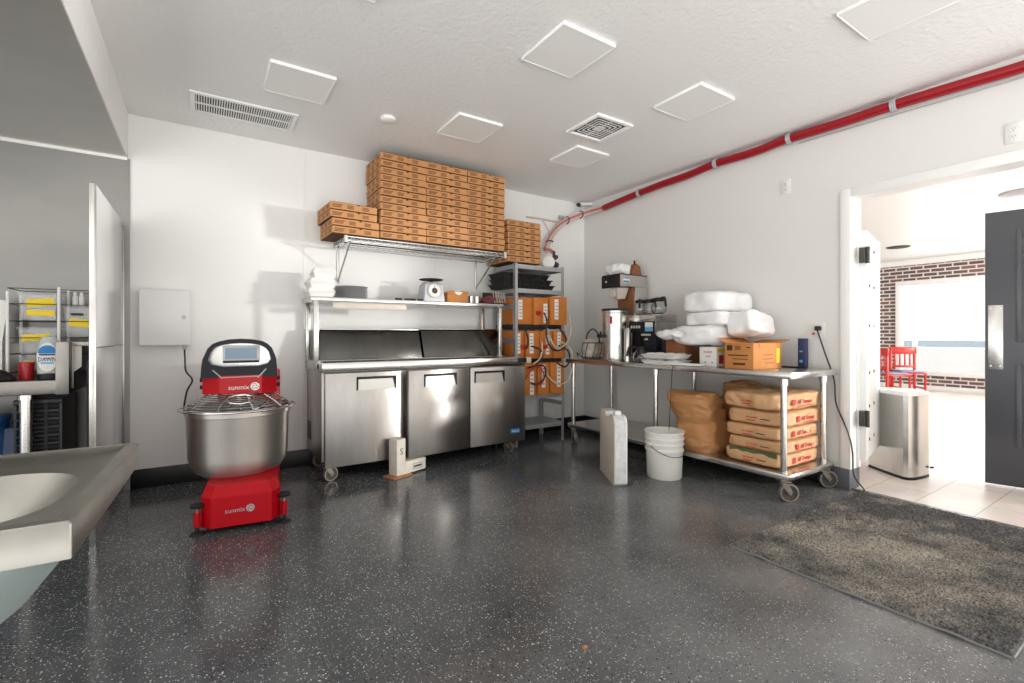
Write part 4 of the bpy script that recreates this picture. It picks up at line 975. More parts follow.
ft = foam_tray(on(3.375, 2.72), 0.05, 'lower white foam tray on the table edge before the brown carton')
dup(ft, (3.38, 2.725, TZ+0.052), 0.0, 'upper white foam tray stacked before the brown carton')
tag(obj('dark_tray', MB().box(-0.11, 0.11, -0.16, 0.16, 0, 0.006, 0.002), 'plate', loc=(3.378, 2.722, TZ+0.0456)), 'thin grey tray sandwiched between the two foam trays', 'tray')
tag(obj('white_napkin', MB().soft(0.13, 0.34, 0.016, 0.4, 0.006, 12, 6), 'foam', loc=(3.325, 2.49, TZ+0.011)), 'flat white napkin hanging at the table edge below the white bags', 'napkin')
# cartons
t = thing('white_carton', 'white carton with red lettering under the white bags', 'carton', on(3.42, 2.265))
obj('carton_body', MB().box(0, 0.26, 0, 0.155, 0, 0.155, 0.003), 'white', t)
b = MB(); M = leftf(-0.001, 0.0775, 0.09); b.text('FOAM', 0.05, M @ Matrix.Translation((0, 0.022, 0)), 'redink', fit=0.07); b.text('CUPS', 0.05, M @ Matrix.Translation((0, -0.012, 0)), 'redink', fit=0.045); b.box(-0.03, -0.02, -0.065, -0.055, 0, 0.001, m='greenink', M=M); b.box(0.03, 0.05, -0.065, -0.055, 0, 0.001, m='bluelab', M=M)
obj('front_print', b, None, t); b = MB()
M = front(0.06, -0.001, 0.06); b.box(-0.03, 0.03, -0.04, 0.03, 0, 0.001, m='redink', M=M); b.box(-0.05, 0.05, 0.05, 0.08, 0, 0.001, m='yellow', M=M)
obj('end_print', b, None, t)
t = thing('brown_carton', 'brown printed carton with open flaps at the near end of the work table', 'carton', on(3.335, 1.915))
obj('carton_body', MB().box(0, 0.385, 0, 0.225, 0, 0.192, 0.003), 'card', t)
f = MB(); f.prism([(0.385, 0.190), (0.385, 0.194), (0.52, 0.216), (0.52, 0.212)], 0.0, 0.225, 'y'); f.prism([(0.0, 0.186), (0.004, 0.19), (-0.02, 0.225), (-0.024, 0.221)], 0.225, 0.229, 'y') if False else None
f.prism([(0.225, 0.190), (0.225, 0.194), (0.30, 0.23), (0.30, 0.226)], 0.02, 0.36, 'x')
obj('carton_flap', f, 'card', t)
b = MB(); M = leftf(-0.001, 0.1125, 0.10); b.text('GLOVES', 0.04, M @ Matrix.Translation((0.0, -0.055, 0)), 'blackink', fit=0.10) if False else None
for (x0, x1, y0, y1) in ((-0.095, -0.05, 0.035, 0.075), (-0.03, 0.015, 0.04, 0.07), (0.06, 0.09, 0.055, 0.063), (-0.085, 0.07, -0.005, 0.004), (-0.05, 0.07, -0.03, -0.024), (-0.045, 0.05, -0.072, -0.056)):
    b.box(x0, x1, y0, y1, 0, 0.0008, m='blackink' if x0 != -0.03 else 'cardd', M=M)
obj('front_print', b, None, t); b = MB()
M = front(0.19, -0.001, 0.10)
for (x0, x1, y0, y1, mm) in ((-0.12, -0.11, 0.06, 0.085, 'redink'), (-0.06, 0.08, 0.0, 0.006, 'cardd'), (-0.07, 0.07, -0.03, -0.024, 'cardd'), (-0.04, 0.08, -0.06, -0.054, 'cardd'), (0.12, 0.165, -0.06, 0.05, 'yellow')):
    b.box(x0, x1, y0, y1, 0, 0.0008, m=mm, M=M)
obj('end_print', b, None, t)
# white film bundles
def bundle(name, x0, x1, y0, y1, z0, z1, e, amp, seed, label, rot=None):
    sx, sy, sz = x1-x0, y1-y0, z1-z0
    o = obj(name, MB().soft(sx, sy, sz, e, amp, 7, seed, crease=0.5), 'bagwhite', ang=70, loc=((x0+x1)/2, (y0+y1)/2, (z0+z1)/2))
    if rot: o.rotation_euler = rot
    return tag(o, label, 'plastic bag', 'white plastic wrapped bundles')
bundle('wrapped_bundle', 3.36, 3.88, 2.24, 2.70, 1.045, 1.215, 0.42, 0.030, 1, 'lowest white plastic wrapped bundle, lying on the cartons')
bundle('wrapped_bundle', 3.40, 3.86, 2.18, 2.56, 1.205, 1.325, 0.30, 0.020, 2, 'middle white plastic wrapped bundle with square corners')
bundle('wrapped_bundle', 3.45, 3.83, 2.0, 2.215, 1.12, 1.30, 0.32, 0.020, 3, 'white plastic wrapped roll slumped over the brown carton', (math.radians(-14), math.radians(6), 0))
bundle('wrapped_bundle', 3.39, 3.90, 2.22, 2.58, 1.315, 1.49, 0.36, 0.022, 4, 'topmost white plastic wrapped bundle against the wall')
tag(obj('loose_film', MB().soft(0.16, 0.30, 0.07, 0.7, 0.03, 14, 9, crease=0.8), 'bagwhite', ang=50, loc=(3.40, 2.68, 1.14)), 'loose crumpled white film hanging from the lowest bundle over the brown box', 'plastic film')
tag(obj('blue_box', MB().box(-0.03, 0.03, -0.025, 0.025, 0, 0.225, 0.003).box(-0.0305, -0.0295, -0.01, 0.012, 0.04, 0.06, m='bluelab').box(-0.0305, -0.0295, -0.01, 0.012, 0.12, 0.13, m='bluelab'), 'navybox', loc=on(3.88, 1.835)), 'narrow upright navy blue box at the wall end of the work table', 'box')
tag(obj('black_tool', MB().box(-0.015, 0.015, -0.09, 0.09, 0, 0.010, 0.003), 'blackm', loc=on(3.80, 1.86)), 'flat black tool lying beside the navy blue box', 'tool')

# ---------- floor items in front of the table
t = thing('plastic_case', 'slim upright white plastic case with handle notch standing on the floor', 'case', (2.574, 2.545, 0), math.atan2(2.93-2.55, 2.79-2.57))
W, Hh, T = 0.45, 0.52, 0.10
def rrect(w, h, r, n=6):
    p = []
    for cx, cy, a0 in ((w-r, r, -PI/2), (w-r, h-r, 0), (r, h-r, PI/2), (r, r, PI)):
        for i in range(n+1): a = a0+PI/2*i/n; p.append((cx+r*math.cos(a), cy+r*math.sin(a)))
    return p
P_ = [(0.02, 0.0), (W, 0.0), (W, Hh-0.03), (W-0.03, Hh), (W*0.62, Hh), (W*0.6, Hh-0.03), (W*0.32, Hh-0.03), (W*0.30, Hh), (0.05, Hh), (0.02, Hh-0.015), (0.0, Hh-0.05), (0.0, 0.02)]
sb = MB(); sb.prism(P_, 0.012-T, -0.012, 'y')
obj('case_body', sb, 'mottled', t)
for y0, y1 in ((-0.013, 0.0), (-T, -T+0.013)):
    rim = MB(); rim.prism(P_, y0, y1, 'y', bev=0.003); obj('case_side', rim, 'offwhite' if y0 > -0.05 else 'white', t)
obj('carry_handle', MB().box(W*0.16, W*0.30, -T*0.75, -T*0.25, Hh-0.002, Hh+0.03, 0.006), 'white', t)
t = thing('plastic_bucket', 'white plastic bucket with ribbed rim and wire handle in front of the work table', 'bucket', (3.10, 2.515, 0))
obj('bucket_wall', MB().lathe([(0, 0.0), (0.128, 0.0), (0.134, 0.008), (0.141, 0.215), (0.150, 0.217), (0.150, 0.232), (0.142, 0.235), (0.143, 0.262), (0.152, 0.264), (0.152, 0.276), (0.144, 0.279), (0.145, 0.305), (0.153, 0.307), (0.153, 0.32), (0.146, 0.323), (0.148, 0.352), (0.155, 0.355), (0.155, 0.37), (0.147, 0.37), (0.136, 0.20), (0.126, 0.012), (0, 0.01)], 44), 'white', t)
h = MB(); hd = [(0.154*math.cos(a)*1.0, 0.154*math.sin(a)) for a in (0.15, PI+0.15)]
pts = []
for i in range(13):
    a = -0.35-(PI-0.25)*i/12 ; rr = 0.160; pts.append((rr*math.cos(a), rr*math.sin(a), 0.272-0.085*math.sin(PI*i/12)))
h.tube(pts, 0.0028, 6, smooth=3); obj('wire_handle', h, 'ventdark', t)
h = MB()
for p in (pts[0], pts[-1]): h.cyl((p[0]*0.93, p[1]*0.93, p[2]), (p[0]*1.03, p[1]*1.03, p[2]), 0.014, 12)
obj('handle_boss', h, 'white', t)
tag(obj('floor_cable', MB().tube([(2.665, 2.50, 0.006), (2.74, 2.52, 0.006), (2.84, 2.60, 0.006), (2.92, 2.62, 0.02), (2.95, 2.70, 0.006), (3.02, 2.9, 0.006), (3.16, 3.0, 0.006)], 0.004, 6, smooth=6), 'ventdark'), 'thin cable on the floor between the white case and the bucket', 'cable')
tag(obj('hanging_cable', MB().tube([(3.232, 2.535, 0.876), (3.228, 2.54, 0.83), (3.235, 2.56, 0.60), (3.235, 2.575, 0.36), (3.238, 2.58, 0.22)], 0.0035, 6, smooth=6), 'ventdark'), 'thin cable hanging over the table edge behind the bucket', 'cable')
# ================================================================== SPIRAL MIXER
t = thing('spiral_mixer', 'red spiral dough mixer with stainless bowl, wire guard and black control arch', 'dough mixer', (0.192, 3.152, 0), math.radians(-7))
bcx, bcy = -0.038, 0.42
b = MB()
fp = [(-0.152, 0.0), (0.155, 0.0), (0.200, 0.06), (0.200, 0.93), (-0.205, 0.93), (-0.205, 0.06)]
fi = [(-0.135, 0.05), (0.140, 0.05), (0.180, 0.10), (0.180, 0.88), (-0.185, 0.88), (-0.185, 0.10)]
b.loft([[(x, y, 0.035) for x, y in fp], [(x, y, 0.205) for x, y in fp], [(x, y, 0.262) for x, y in fi]])
obj('base', b, 'red', t, ang=20)
def badge(mb, M, m1='white', m2='red', tw=0.10, r=0.022):
    mb.text('sunmix', 0.04, M @ Matrix.Translation((-0.028, -0.002, 0.0006)), m1, fit=tw)
    D = M @ Matrix.Translation((tw*0.5-0.028+r*1.25, 0.002, 0.0004))
    mb.take(MB().lathe([(0, 0), (r, 0), (r, 0.0012), (0, 0.0012)], 24).bm, m1, D)
    for k in range(3):
        pts = [((r*0.25+r*0.55*j/8)*math.cos(k*2.1+j*0.28), (r*0.25+r*0.55*j/8)*math.sin(k*2.1+j*0.28), 0.0014) for j in range(9)]
        mb.take(MB().tube(pts, r*0.075, 5).bm, m2, D)
    return mb
obj('base_logo', badge(MB(), front(-0.005, -0.0008, 0.125), 'plate', 'red'), None, t)
for sx, nm in ((-1, 0), (1, 1)):
    f = MB(); x = sx*0.222; y = 0.045
    f.box(min(x-0.018*sx, sx*0.20), max(x-0.018*sx, sx*0.20), y-0.02, y+0.03, 0.05, 0.12, 0.004)
    f.cyl((x, y, 0.045), (x, y, 0.125), 0.018, 14)
    ft = obj('levelling_foot', f, 'red', t)
    f = MB(); f.cyl((x, y, 0.0), (x, y, 0.012), 0.042, 20, r2=0.030); f.cyl((x, y, 0.012), (x, y, 0.045), 0.010, 10); obj('foot_pad', f, 'blackm', ft); f = MB(); f.lathe([(0, 0.150), (0.012, 0.148), (0.034, 0.156), (0.038, 0.168), (0.030, 0.176), (0, 0.178)], 18, M=Matrix.Translation((x, y, 0))); obj('foot_knob', f, 'blackm', ft)
    f = MB(); f.cyl((x, y, 0.118), (x, y, 0.152), 0.009, 10); obj('foot_screw', f, 'chrome', ft)
o = obj('bowl', MB().lathe([(0, 0.238), (0.1593, 0.238), (0.208, 0.248), (0.2478, 0.275), (0.2726, 0.315), (0.285, 0.37), (0.2921, 0.62), (0.2956, 0.63), (0.3009, 0.632), (0.3009, 0.662), (0.2956, 0.668), (0.2885, 0.664), (0.285, 0.62), (0.2761, 0.37), (0.262, 0.32), (0.239, 0.29), (0.1947, 0.262), (0, 0.255)], 72), 'steel_bowl', t); o.location = (bcx, bcy, 0)
o = obj('bowl_base_ring', MB().lathe([(0, 0.225), (0.14, 0.225), (0.15, 0.240), (0, 0.240)], 40), 'blackm', t); o.location = (bcx, bcy, 0)
o = obj('spiral_hook', MB().tube([(0.10+0.07*math.cos(a), 0.0+0.07*math.sin(a), 0.30+0.40*a/(4*PI)) for a in [4*PI*i/28 for i in range(29)]], 0.014, 8).cyl((0, 0, 0.28), (0, 0, 0.76), 0.022, 14), 'chrome', t); o.location = (bcx, bcy, 0)
c = MB(); c.box(-0.20, 0.20, 0.79, 0.95, 0.25, 0.88, 0.02); obj('column', c, 'red', t)
# wire guard: concentric hoops rising to the head
g = MB(); n = 36
for k in range(9):
    u = k/8; r = 0.305-0.140*u; z = 0.672+0.088*u**0.8
    g.tube([(bcx+r*math.cos(a), bcy+r*math.sin(a), z) for a in [PI*(0.93+1.14*i/n) for i in range(n+1)]], 0.0042 if k else 0.006, 6)
for q in range(6):
    a = PI*(1.0+q/5.0)
    g.tube([(bcx+(0.305-0.140*u)*math.cos(a), bcy+(0.305-0.140*u)*math.sin(a), 0.672+0.088*u**0.8) for u in [i/6 for i in range(7)]], 0.005, 6)
g.tube([(bcx+0.330*math.cos(a), bcy+0.308*math.sin(a), 0.665) for a in [2*PI*i/48 for i in range(48)]], 0.005, 6, closed=True)
obj('wire_guard', g, 'chrome', t)
# flour opening flap ring in the guard
g = MB()
a0 = PI*1.5
g.tube([(bcx+0.02+0.075*math.cos(a), bcy-0.235+0.055*math.sin(a), 0.738-0.02*math.sin(a)*-1) for a in [2*PI*i/24 for i in range(24)]], 0.005, 6, closed=True)
obj('guard_opening', g, 'chrome', t)
hx = -0.028
hd = MB(); hp = [(-0.112, 0.295), (0.122, 0.295), (0.208, 0.37), (0.208, 0.95), (-0.210, 0.95), (-0.210, 0.37)]
hd.loft([[(x+hx, y, 0.760) for x, y in hp], [(x+hx, y, 0.876) for x, y in hp]])
head = obj('head', hd, 'red', t, ang=20)
obj('head_logo', badge(MB(), front(hx+0.022, 0.294, 0.802), 'white', 'red', 0.115, 0.026), None, head)
# black control arch
K = 0.00639
def q(px, py): return ((px-237)*0.00592+hx, 1.13-(py-335.2)*K)
outer = [q(*p) for p in ((201.3, 377), (202, 366), (203, 358.7), (207.5, 348.3), (212, 343.6), (218, 341.2), (227, 339.3), (237, 338.7), (248, 339.3), (258, 341.2), (263, 343.8), (267.5, 348.3), (271.6, 358.7), (272.4, 366), (272.8, 377))]
inner = [q(*p) for p in ((221, 366.2), (211, 364.0), (208.0, 359.5), (210.2, 352), (213.5, 347.6), (219, 345.2), (228, 343.6), (237, 343.2), (247, 343.6), (256, 345.2), (261, 347.8), (264.5, 352), (266.3, 359.5), (263, 364.0), (254, 366.2))]
ar = MB(); n = len(outer)
y0, y1 = 0.300, 0.385
tt = bmesh.new()
V = lambda p, y: tt.verts.new((p[0], y, p[1]))
oF = [V(p, y0) for p in outer]; iF = [V(p, y0) for p in inner]; oB = [V(p, y1) for p in outer]; iB = [V(p, y1) for p in inner]
for i in range(n-1):
    tt.faces.new((oF[i], oF[i+1], iF[i+1], iF[i])); tt.faces.new((oB[i+1], oB[i], iB[i], iB[i+1]))
    tt.faces.new((oF[i+1], oF[i], oB[i], oB[i+1])); tt.faces.new((iF[i], iF[i+1], iB[i+1], iB[i]))
tt.faces.new((oF[0], iF[0], iF[-1], oF[-1])); tt.faces.new((oB[0], oB[-1], iB[-1], iB[0]))
tt.faces.new((oF[0], oF[-1], oB[-1], oB[0])); tt.faces.new((iF[-1], iF[0], iB[0], iB[-1]))
bmesh.ops.recalc_face_normals(tt, faces=tt.faces[:])
ar.take(tt)
ar.box(hx-0.208, hx+0.206, 0.385, 0.90, 0.877, 0.945, 0.02)
arch = obj('control_arch', ar, 'navy', t, ang=25)
ep = MB()
for pts in ([q(212, 369), q(221, 377.5)], [q(262, 369), q(254, 377.5)]): ep.tube([(p[0], 0.297, p[1]) for p in pts], 0.004, 6)
ep.tube([(q(221, 377)[0], 0.297, q(221, 376.6)[1]), (q(254, 377)[0], 0.297, q(254, 376.2)[1])], 0.004, 6)
obj('arch_trim', ep, 'plate', arch)
bp = MB(); bp.prism(inner, 0.365, 0.380, 'y'); obj('silver_panel', bp, 'steel', arch)
sc = MB(); (ax, az), (bx, bz) = q(220.8, 345.8), q(255.2, 362.0)
sc.box(ax, bx, 0.318, 0.366, bz, az, 0.004); obj('screen_frame', sc, 'plate', arch)
(ax, az), (bx, bz) = q(223.0, 347.6), q(252.8, 358.6)
obj('screen', MB().box(ax, bx, 0.3165, 0.3185, bz, az), 'lcd', arch)
(ax, az), (bx, bz) = q(221.2, 359.8), q(254.8, 362.6)
obj('screen_base', MB().box(ax, bx, 0.312, 0.350, bz, az-0.004, 0.003), 'blackm', arch)
for sx in (-1, 1):
    for z in (0.80, 0.845): obj('side_knob', MB().cyl((hx+sx*0.205, 0.42, z), (hx+sx*0.228, 0.42, z), 0.013, 12), 'blackm', head)

# ================================================================== FOREGROUND SINK
t = thing('steel_sink', 'stainless steel sink with wide drip rim at the left edge of the foreground', 'sink', (-0.157, 0.922, 0), -0.041)
sw, sd, zr = 0.86, 0.585, 0.862
# rim plate with an opening
def rr(x0, x1, y0, y1, r, z, n=8):
    p = []
    for cx, cy, a0 in ((x1-r, y0+r, -PI/2), (x1-r, y1-r, 0), (x0+r, y1-r, PI/2), (x0+r, y0+r, PI)):
        for i in range(n+1): a = a0+PI/2*i/n; p.append((cx+r*math.cos(a), cy+r*math.sin(a), z))
    return p
ox0, ox1, oy0, oy1 = -sw+0.10, -0.060, 0.075, sd-0.145
k = MB()
N8 = 8
outer_ring = rr(-sw, 0, 0, sd, 0.004, zr, N8)
rings = [rr(-sw, 0, 0, sd, 0.004, zr-0.055, N8), rr(-sw, 0, 0, sd, 0.004, zr-0.004, N8), rr(-sw+0.003, -0.003, 0.003, sd-0.003, 0.004, zr, N8),
         rr(-sw+0.022, -0.022, 0.022, sd-0.022, 0.010, zr, N8), rr(-sw+0.030, -0.030, 0.030, sd-0.030, 0.014, zr-0.008, N8),
         rr(ox0-0.02, ox1+0.02, oy0-0.02, oy1+0.02, 0.13, zr-0.012, N8), rr(ox0, ox1, oy0, oy1, 0.13, zr-0.018, N8), rr(ox0+0.02, ox1-0.02, oy0+0.012, oy1-0.012, 0.13, zr-0.05, N8), rr(ox0+0.06, ox1-0.06, oy0+0.03, oy1-0.03, 0.13, zr-0.10, N8),
         rr(ox0+0.12, ox1-0.12, oy0+0.06, oy1-0.06, 0.12, zr-0.16, N8), rr(ox0+0.20, ox1-0.20, oy0+0.12, oy1-0.12, 0.08, zr-0.20, N8), rr(ox0+0.24, ox1-0.24, oy0+0.16, oy1-0.16, 0.02, zr-0.205, N8)]
k.loft(rings, cap=False)
k.loft([rr(ox0+0.24, ox1-0.24, oy0+0.16, oy1-0.16, 0.02, zr-0.2055, N8), rr(ox0+0.24, ox1-0.24, oy0+0.16, oy1-0.16, 0.02, zr-0.2050, N8)])
obj('sink_rim', k, 'steel_worn', t, ang=40)
k = MB()
k.loft([rr(-sw+0.05, -0.012, 0.014, sd-0.10, 0.06, zr-0.050, N8), rr(-sw+0.07, -0.024, 0.018, sd-0.11, 0.10, zr-0.075, N8), rr(ox0+0.02, -0.062, oy0-0.020, oy1+0.01, 0.14, zr-0.13, N8), rr(ox0+0.06, -0.105, oy0+0.01, oy1-0.01, 0.13, zr-0.19, N8), rr(ox0+0.11, -0.155, oy0+0.05, oy1-0.05, 0.10, zr-0.235, N8), rr(ox0+0.20, -0.26, oy0+0.13, oy1-0.13, 0.05, zr-0.268, N8)], cap=False)
k.loft([rr(ox0+0.20, -0.26, oy0+0.13, oy1-0.13, 0.05, zr-0.268, N8), rr(ox0+0.21, -0.27, oy0+0.14, oy1-0.14, 0.04, zr-0.271, N8)])
obj('bowl_underside', k, 'sinkbowl', t, ang=50)
k = MB(); k.cyl((-0.43, 0.30, zr-0.50), (-0.43, 0.30, zr-0.27), 0.022, 16); k.tube([(-0.43, 0.30, zr-0.48), (-0.43, 0.30, zr-0.60), (-0.50, 0.30, zr-0.62), (-0.56, 0.30, zr-0.56), (-0.80, 0.30, zr-0.55)], 0.020, 10, smooth=5)
obj('drain_pipe', k, 'white', t)
for x in (-sw+0.05,):
    for y in (0.06, sd-0.06): obj('leg', MB().cyl((x, y, 0), (x, y, zr-0.05), 0.02, 14), 'steel', t)
k = MB(); k.prism([(-sw+0.02, 0.30), (-sw+0.04, 0.30), (-0.40, zr-0.26), (-0.42, zr-0.26)], 0.05, 0.07, 'y'); k.prism([(-sw+0.02, 0.30), (-sw+0.04, 0.30), (-0.40, zr-0.26), (-0.42, zr-0.26)], sd-0.07, sd-0.05, 'y')
obj('support_brace', k, 'steel', t)

# ================================================================== DISH AREA ON THE LEFT
# standing steel divider panel
t = thing('steel_divider', 'tall polished stainless divider panel standing at the left against the back wall', 'panel', (-0.49, 3.37, 0))
obj('panel_sheet', MB().box(-0.012, 0.012, 0.0, YB-0.012-3.37, 0.0, 1.945, 0.002), 'steel_pol', t)
obj('edge_channel', MB().box(-0.016, 0.0135, -0.012, 0.0, 0.0, 1.947, 0.003), 'steel', t)
obj('wall_channel', MB().box(0.0122, 0.020, YB-0.012-3.37-0.03, YB-0.0125-3.37, 0.0, 1.90, 0.002), 'steel', t)
obj('panel_line', MB().box(0.012, 0.0135, 0.0, YB-0.012-3.37, 1.058, 1.066), 'steel_dark', t)  # thin dark strip along the sheet at mid height
# dish table
t = thing('dish_table', 'stainless dish table with raised side splash in the left alcove', 'table', (-0.62, 3.83, 0))
zt = 0.858; dl = 1.35; dd = 0.585
k = MB(); k.box(-dl, -0.05, 0.0, dd, zt-0.006, zt, 0.002); k.box(-dl, -0.05, -0.012, 0.004, zt-0.075, zt+0.006, 0.005); k.box(-dl, -0.05, dd-0.02, dd, zt, zt+0.22, 0.003)
obj('table_top', k, 'steel_worn', t)
k = MB(); k.box(-0.105, -0.045, -0.014, dd, zt-0.080, zt+0.232, 0.004); k.box(-0.045, 0.092, 0.05, dd, zt+0.205, zt+0.232, 0.003); k.box(-0.045, -0.035, 0.05, dd, zt-0.05, zt+0.21, 0.002); k.prism([(-0.045, zt+0.206), (0.0, zt+0.206), (0.0, zt+0.08), (-0.045, zt+0.04)], 0.06, 0.10, 'y')
obj('side_splash', k, 'steel_worn', t)
obj('leg', MB().cyl((-0.245, 0.06, 0), (-0.245, 0.06, zt-0.075), 0.030, 18).cyl((-0.245, 0.06, zt-0.105), (-0.245, 0.06, zt-0.075), 0.038, 18), 'steel', t)
obj('leg', MB().cyl((-1.25, 0.06, 0), (-1.25, 0.06, zt-0.075), 0.030, 18), 'steel', t)
obj('undershelf', MB().box(-dl, -0.10, 0.02, dd-0.02, 0.28, 0.30, 0.002), 'steel', t)
def at(x, y, z=0.8586): return (x, y, z)
# wire rack on the table
t = thing('wire_dish_rack', 'tall wire rack with pale posts on the dish table', 'rack', at(-0.78, 4.22))
k = MB()
for z in (0.04, 0.155, 0.255, 0.36, 0.465, 0.56):
    for y in (-0.13, 0.13): k.tube([(-0.21, y, z), (0.20, y, z)], 0.0028, 5)
    for x in (-0.21, 0.20): k.tube([(x, -0.13, z), (x, 0.13, z)], 0.0028, 5)
for i in range(8): k.tube([(-0.19+i*0.055, -0.13, 0.04), (-0.19+i*0.055, 0.13, 0.04)], 0.0028, 5)
obj('rack_wire', k, 'ventdark', t)
for x in (-0.21, 0.02, 0.20):
    for y in (-0.13, 0.13): obj('rack_post', MB().cyl((x, y, 0), (x, y, 0.54 if x < 0 else 0.575), 0.008, 8), 'white', t)
def tub(loc, w, d, h, label, labs):
    k = thing('clear_tub', label, 'container', loc, 0, 'clear tubs in the wire rack')
    s = MB(); s.loft([[(-w/2*.86, -d/2*.86, 0), (w/2*.86, -d/2*.86, 0), (w/2*.86, d/2*.86, 0), (-w/2*.86, d/2*.86, 0)], [(-w/2, -d/2, h), (w/2, -d/2, h), (w/2, d/2, h), (-w/2, d/2, h)], [(-w/2+.004, -d/2+.004, h), (w/2-.004, -d/2+.004, h), (w/2-.004, d/2-.004, h), (-w/2+.004, d/2-.004, h)], [(-w/2*.83, -d/2*.83, 0.005), (w/2*.83, -d/2*.83, 0.005), (w/2*.83, d/2*.83, 0.005), (-w/2*.83, d/2*.83, 0.005)]], cap=False)
    s.box(-w/2*.84, w/2*.84, -d/2*.84, d/2*.84, 0.0, 0.005)
    obj('tub_wall', s, 'clear', k)
    s = MB(); s.box(-w/2-.006, w/2+.006, -d/2-.006, d/2+.006, h-.002, h+.010, .003); obj('tub_lid', s, 'clear', k)
    for (x, z, lw, lh, rot, mm) in labs:
        obj('tape_label', MB().box(-lw/2, lw/2, -0.0018, 0, -lh/2, lh/2, 0.0008).box(-lw*.3, lw*.25, -0.0022, -0.0017, -0.003, 0.003, m=None, M=rotm(0, 0, 0)), mm, k, loc=(x, -d/2*(0.86+0.14*z/h)-0.001, z)).rotation_euler = (0, rot, 0)
    return k
tub((-0.860, 4.22, 0.901), 0.17, 0.22, 0.095, 'lowest clear tub in the left of the wire rack, behind the soap bottle', ((-0.045, 0.045, 0.045, 0.05, 0, 'yellow'),))
tub((-0.860, 4.22, 1.016), 0.18, 0.22, 0.155, 'middle clear tub with yellow tape in the wire rack', ((-0.01, 0.10, 0.13, 0.04, -0.08, 'yellow'),))
tub((-0.860, 4.22, 1.225), 0.18, 0.22, 0.165, 'topmost clear tub with two yellow tapes in the wire rack', ((0.01, 0.045, 0.13, 0.035, 0.02, 'yellow'), (0.01, 0.110, 0.13, 0.05, -0.12, 'yellow')))
tub((-0.668, 4.22, 1.12), 0.145, 0.22, 0.19, 'tall clear tub with yellow and black tape nearest the steel divider', ((0.0, 0.09, 0.10, 0.05, 0.1, 'yellow'), (-0.01, 0.145, 0.06, 0.016, 0, 'blackm')))
tub((-0.668, 4.22, 0.901), 0.15, 0.22, 0.14, 'short clear tub low in the wire rack beside the side splash', ())
for i, x in enumerate((-0.705, -0.672)):
    tag(obj('clear_shaker', MB().lathe([(0, 0), (0.014, 0), (0.014, 0.06), (0.009, 0.075), (0.011, 0.09), (0, 0.095)], 14), 'white', loc=(x, 4.22, 1.322)), ['small clear shaker on top of the tall tub, further from the divider', 'small clear shaker on top of the tall tub, nearer the divider'][i], 'shaker')
# soap bottle
t = thing('dish_soap_bottle', 'dish soap bottle with blue and white label standing on the dish table edge', 'bottle', at(-0.775, 3.93))
b = MB().lathe([(0, 0), (0.047, 0), (0.048, 0.03), (0.052, 0.06), (0.055, 0.13), (0.052, 0.19), (0.042, 0.24), (0.03, 0.262), (0, 0.266)], 32, sy=0.6)
obj('bottle_body', b, 'soap', t)
obj('bottle_cap', MB().lathe([(0, 0), (0.0485, 0), (0.0495, 0.032), (0.048, 0.045), (0, 0.046)], 32, sy=0.62), 'navy', t)
b = MB(); M = front(0, -0.0338, 0.14)
b.take(MB().lathe([(0, 0), (0.046, 0), (0.046, 0.001), (0, 0.001)], 32, sy=1.9).bm, 'label', M)
b.take(MB().lathe([(0, 0.001), (0.041, 0.001), (0.041, 0.0018), (0, 0.0018)], 32, sy=1.0).bm, 'bluepaint', M @ Matrix.Translation((0, 0.03, 0)))
b.box(-0.045, 0.045, -0.012, 0.016, 0.0018, 0.0024, m='label', M=M @ Matrix.Translation((0, 0.006, 0)))
b.text('DAWN', 0.03, M @ Matrix.Translation((0, -0.014, 0.003)) @ Matrix.Diagonal((1, 1.5, 1, 1)), 'navybox', fit=0.078)
b.box(-0.035, 0.035, 0.010, 0.020, 0.0024, 0.003, m='navybox', M=M); b.box(-0.028, 0.028, -0.040, -0.030, 0.001, 0.002, m='bluelab', M=M)
obj('bottle_label', b, None, t)
tag(obj('red_cup', MB().lathe([(0, 0), (0.033, 0), (0.038, 0.105), (0.035, 0.105), (0.030, 0.005), (0, 0.005)], 28), 'redcup', loc=at(-0.90, 4.06)), 'translucent red plastic cup on the dish table behind the soap bottle', 'cup')
tag(obj('black_pan_lid', MB().lathe([(0.094, 0.0), (0.098, 0.01), (0.092, 0.018), (0.055, 0.055), (0.022, 0.07), (0.020, 0.10), (0.022, 0.105), (0, 0.107)], 32).lathe([(0, 0.0), (0.094, 0.0)], 32), 'blackm', loc=at(-1.02, 3.98)), 'black domed lid with knob at the left edge of the dish table', 'lid')
tag(obj('white_pitcher', MB().loft([[(-0.10, -0.02, 0.0), (-0.03, -0.02, 0.0), (-0.03, 0.02, 0.0), (-0.10, 0.02, 0.0)], [(-0.10, -0.03, 0.22), (-0.028, -0.03, 0.22), (-0.028, 0.03, 0.22), (-0.10, 0.03, 0.22)], [(-0.10, -0.04, 0.47), (0.0, -0.04, 0.47), (0.0, 0.04, 0.47), (-0.10, 0.04, 0.47)], [(-0.09, -0.03, 0.49), (-0.02, -0.03, 0.49), (-0.02, 0.03, 0.49), (-0.09, 0.03, 0.49)]]), 'white', loc=at(-1.005, 4.20)), 'tall white plastic pitcher cut off by the left picture edge', 'pitcher')
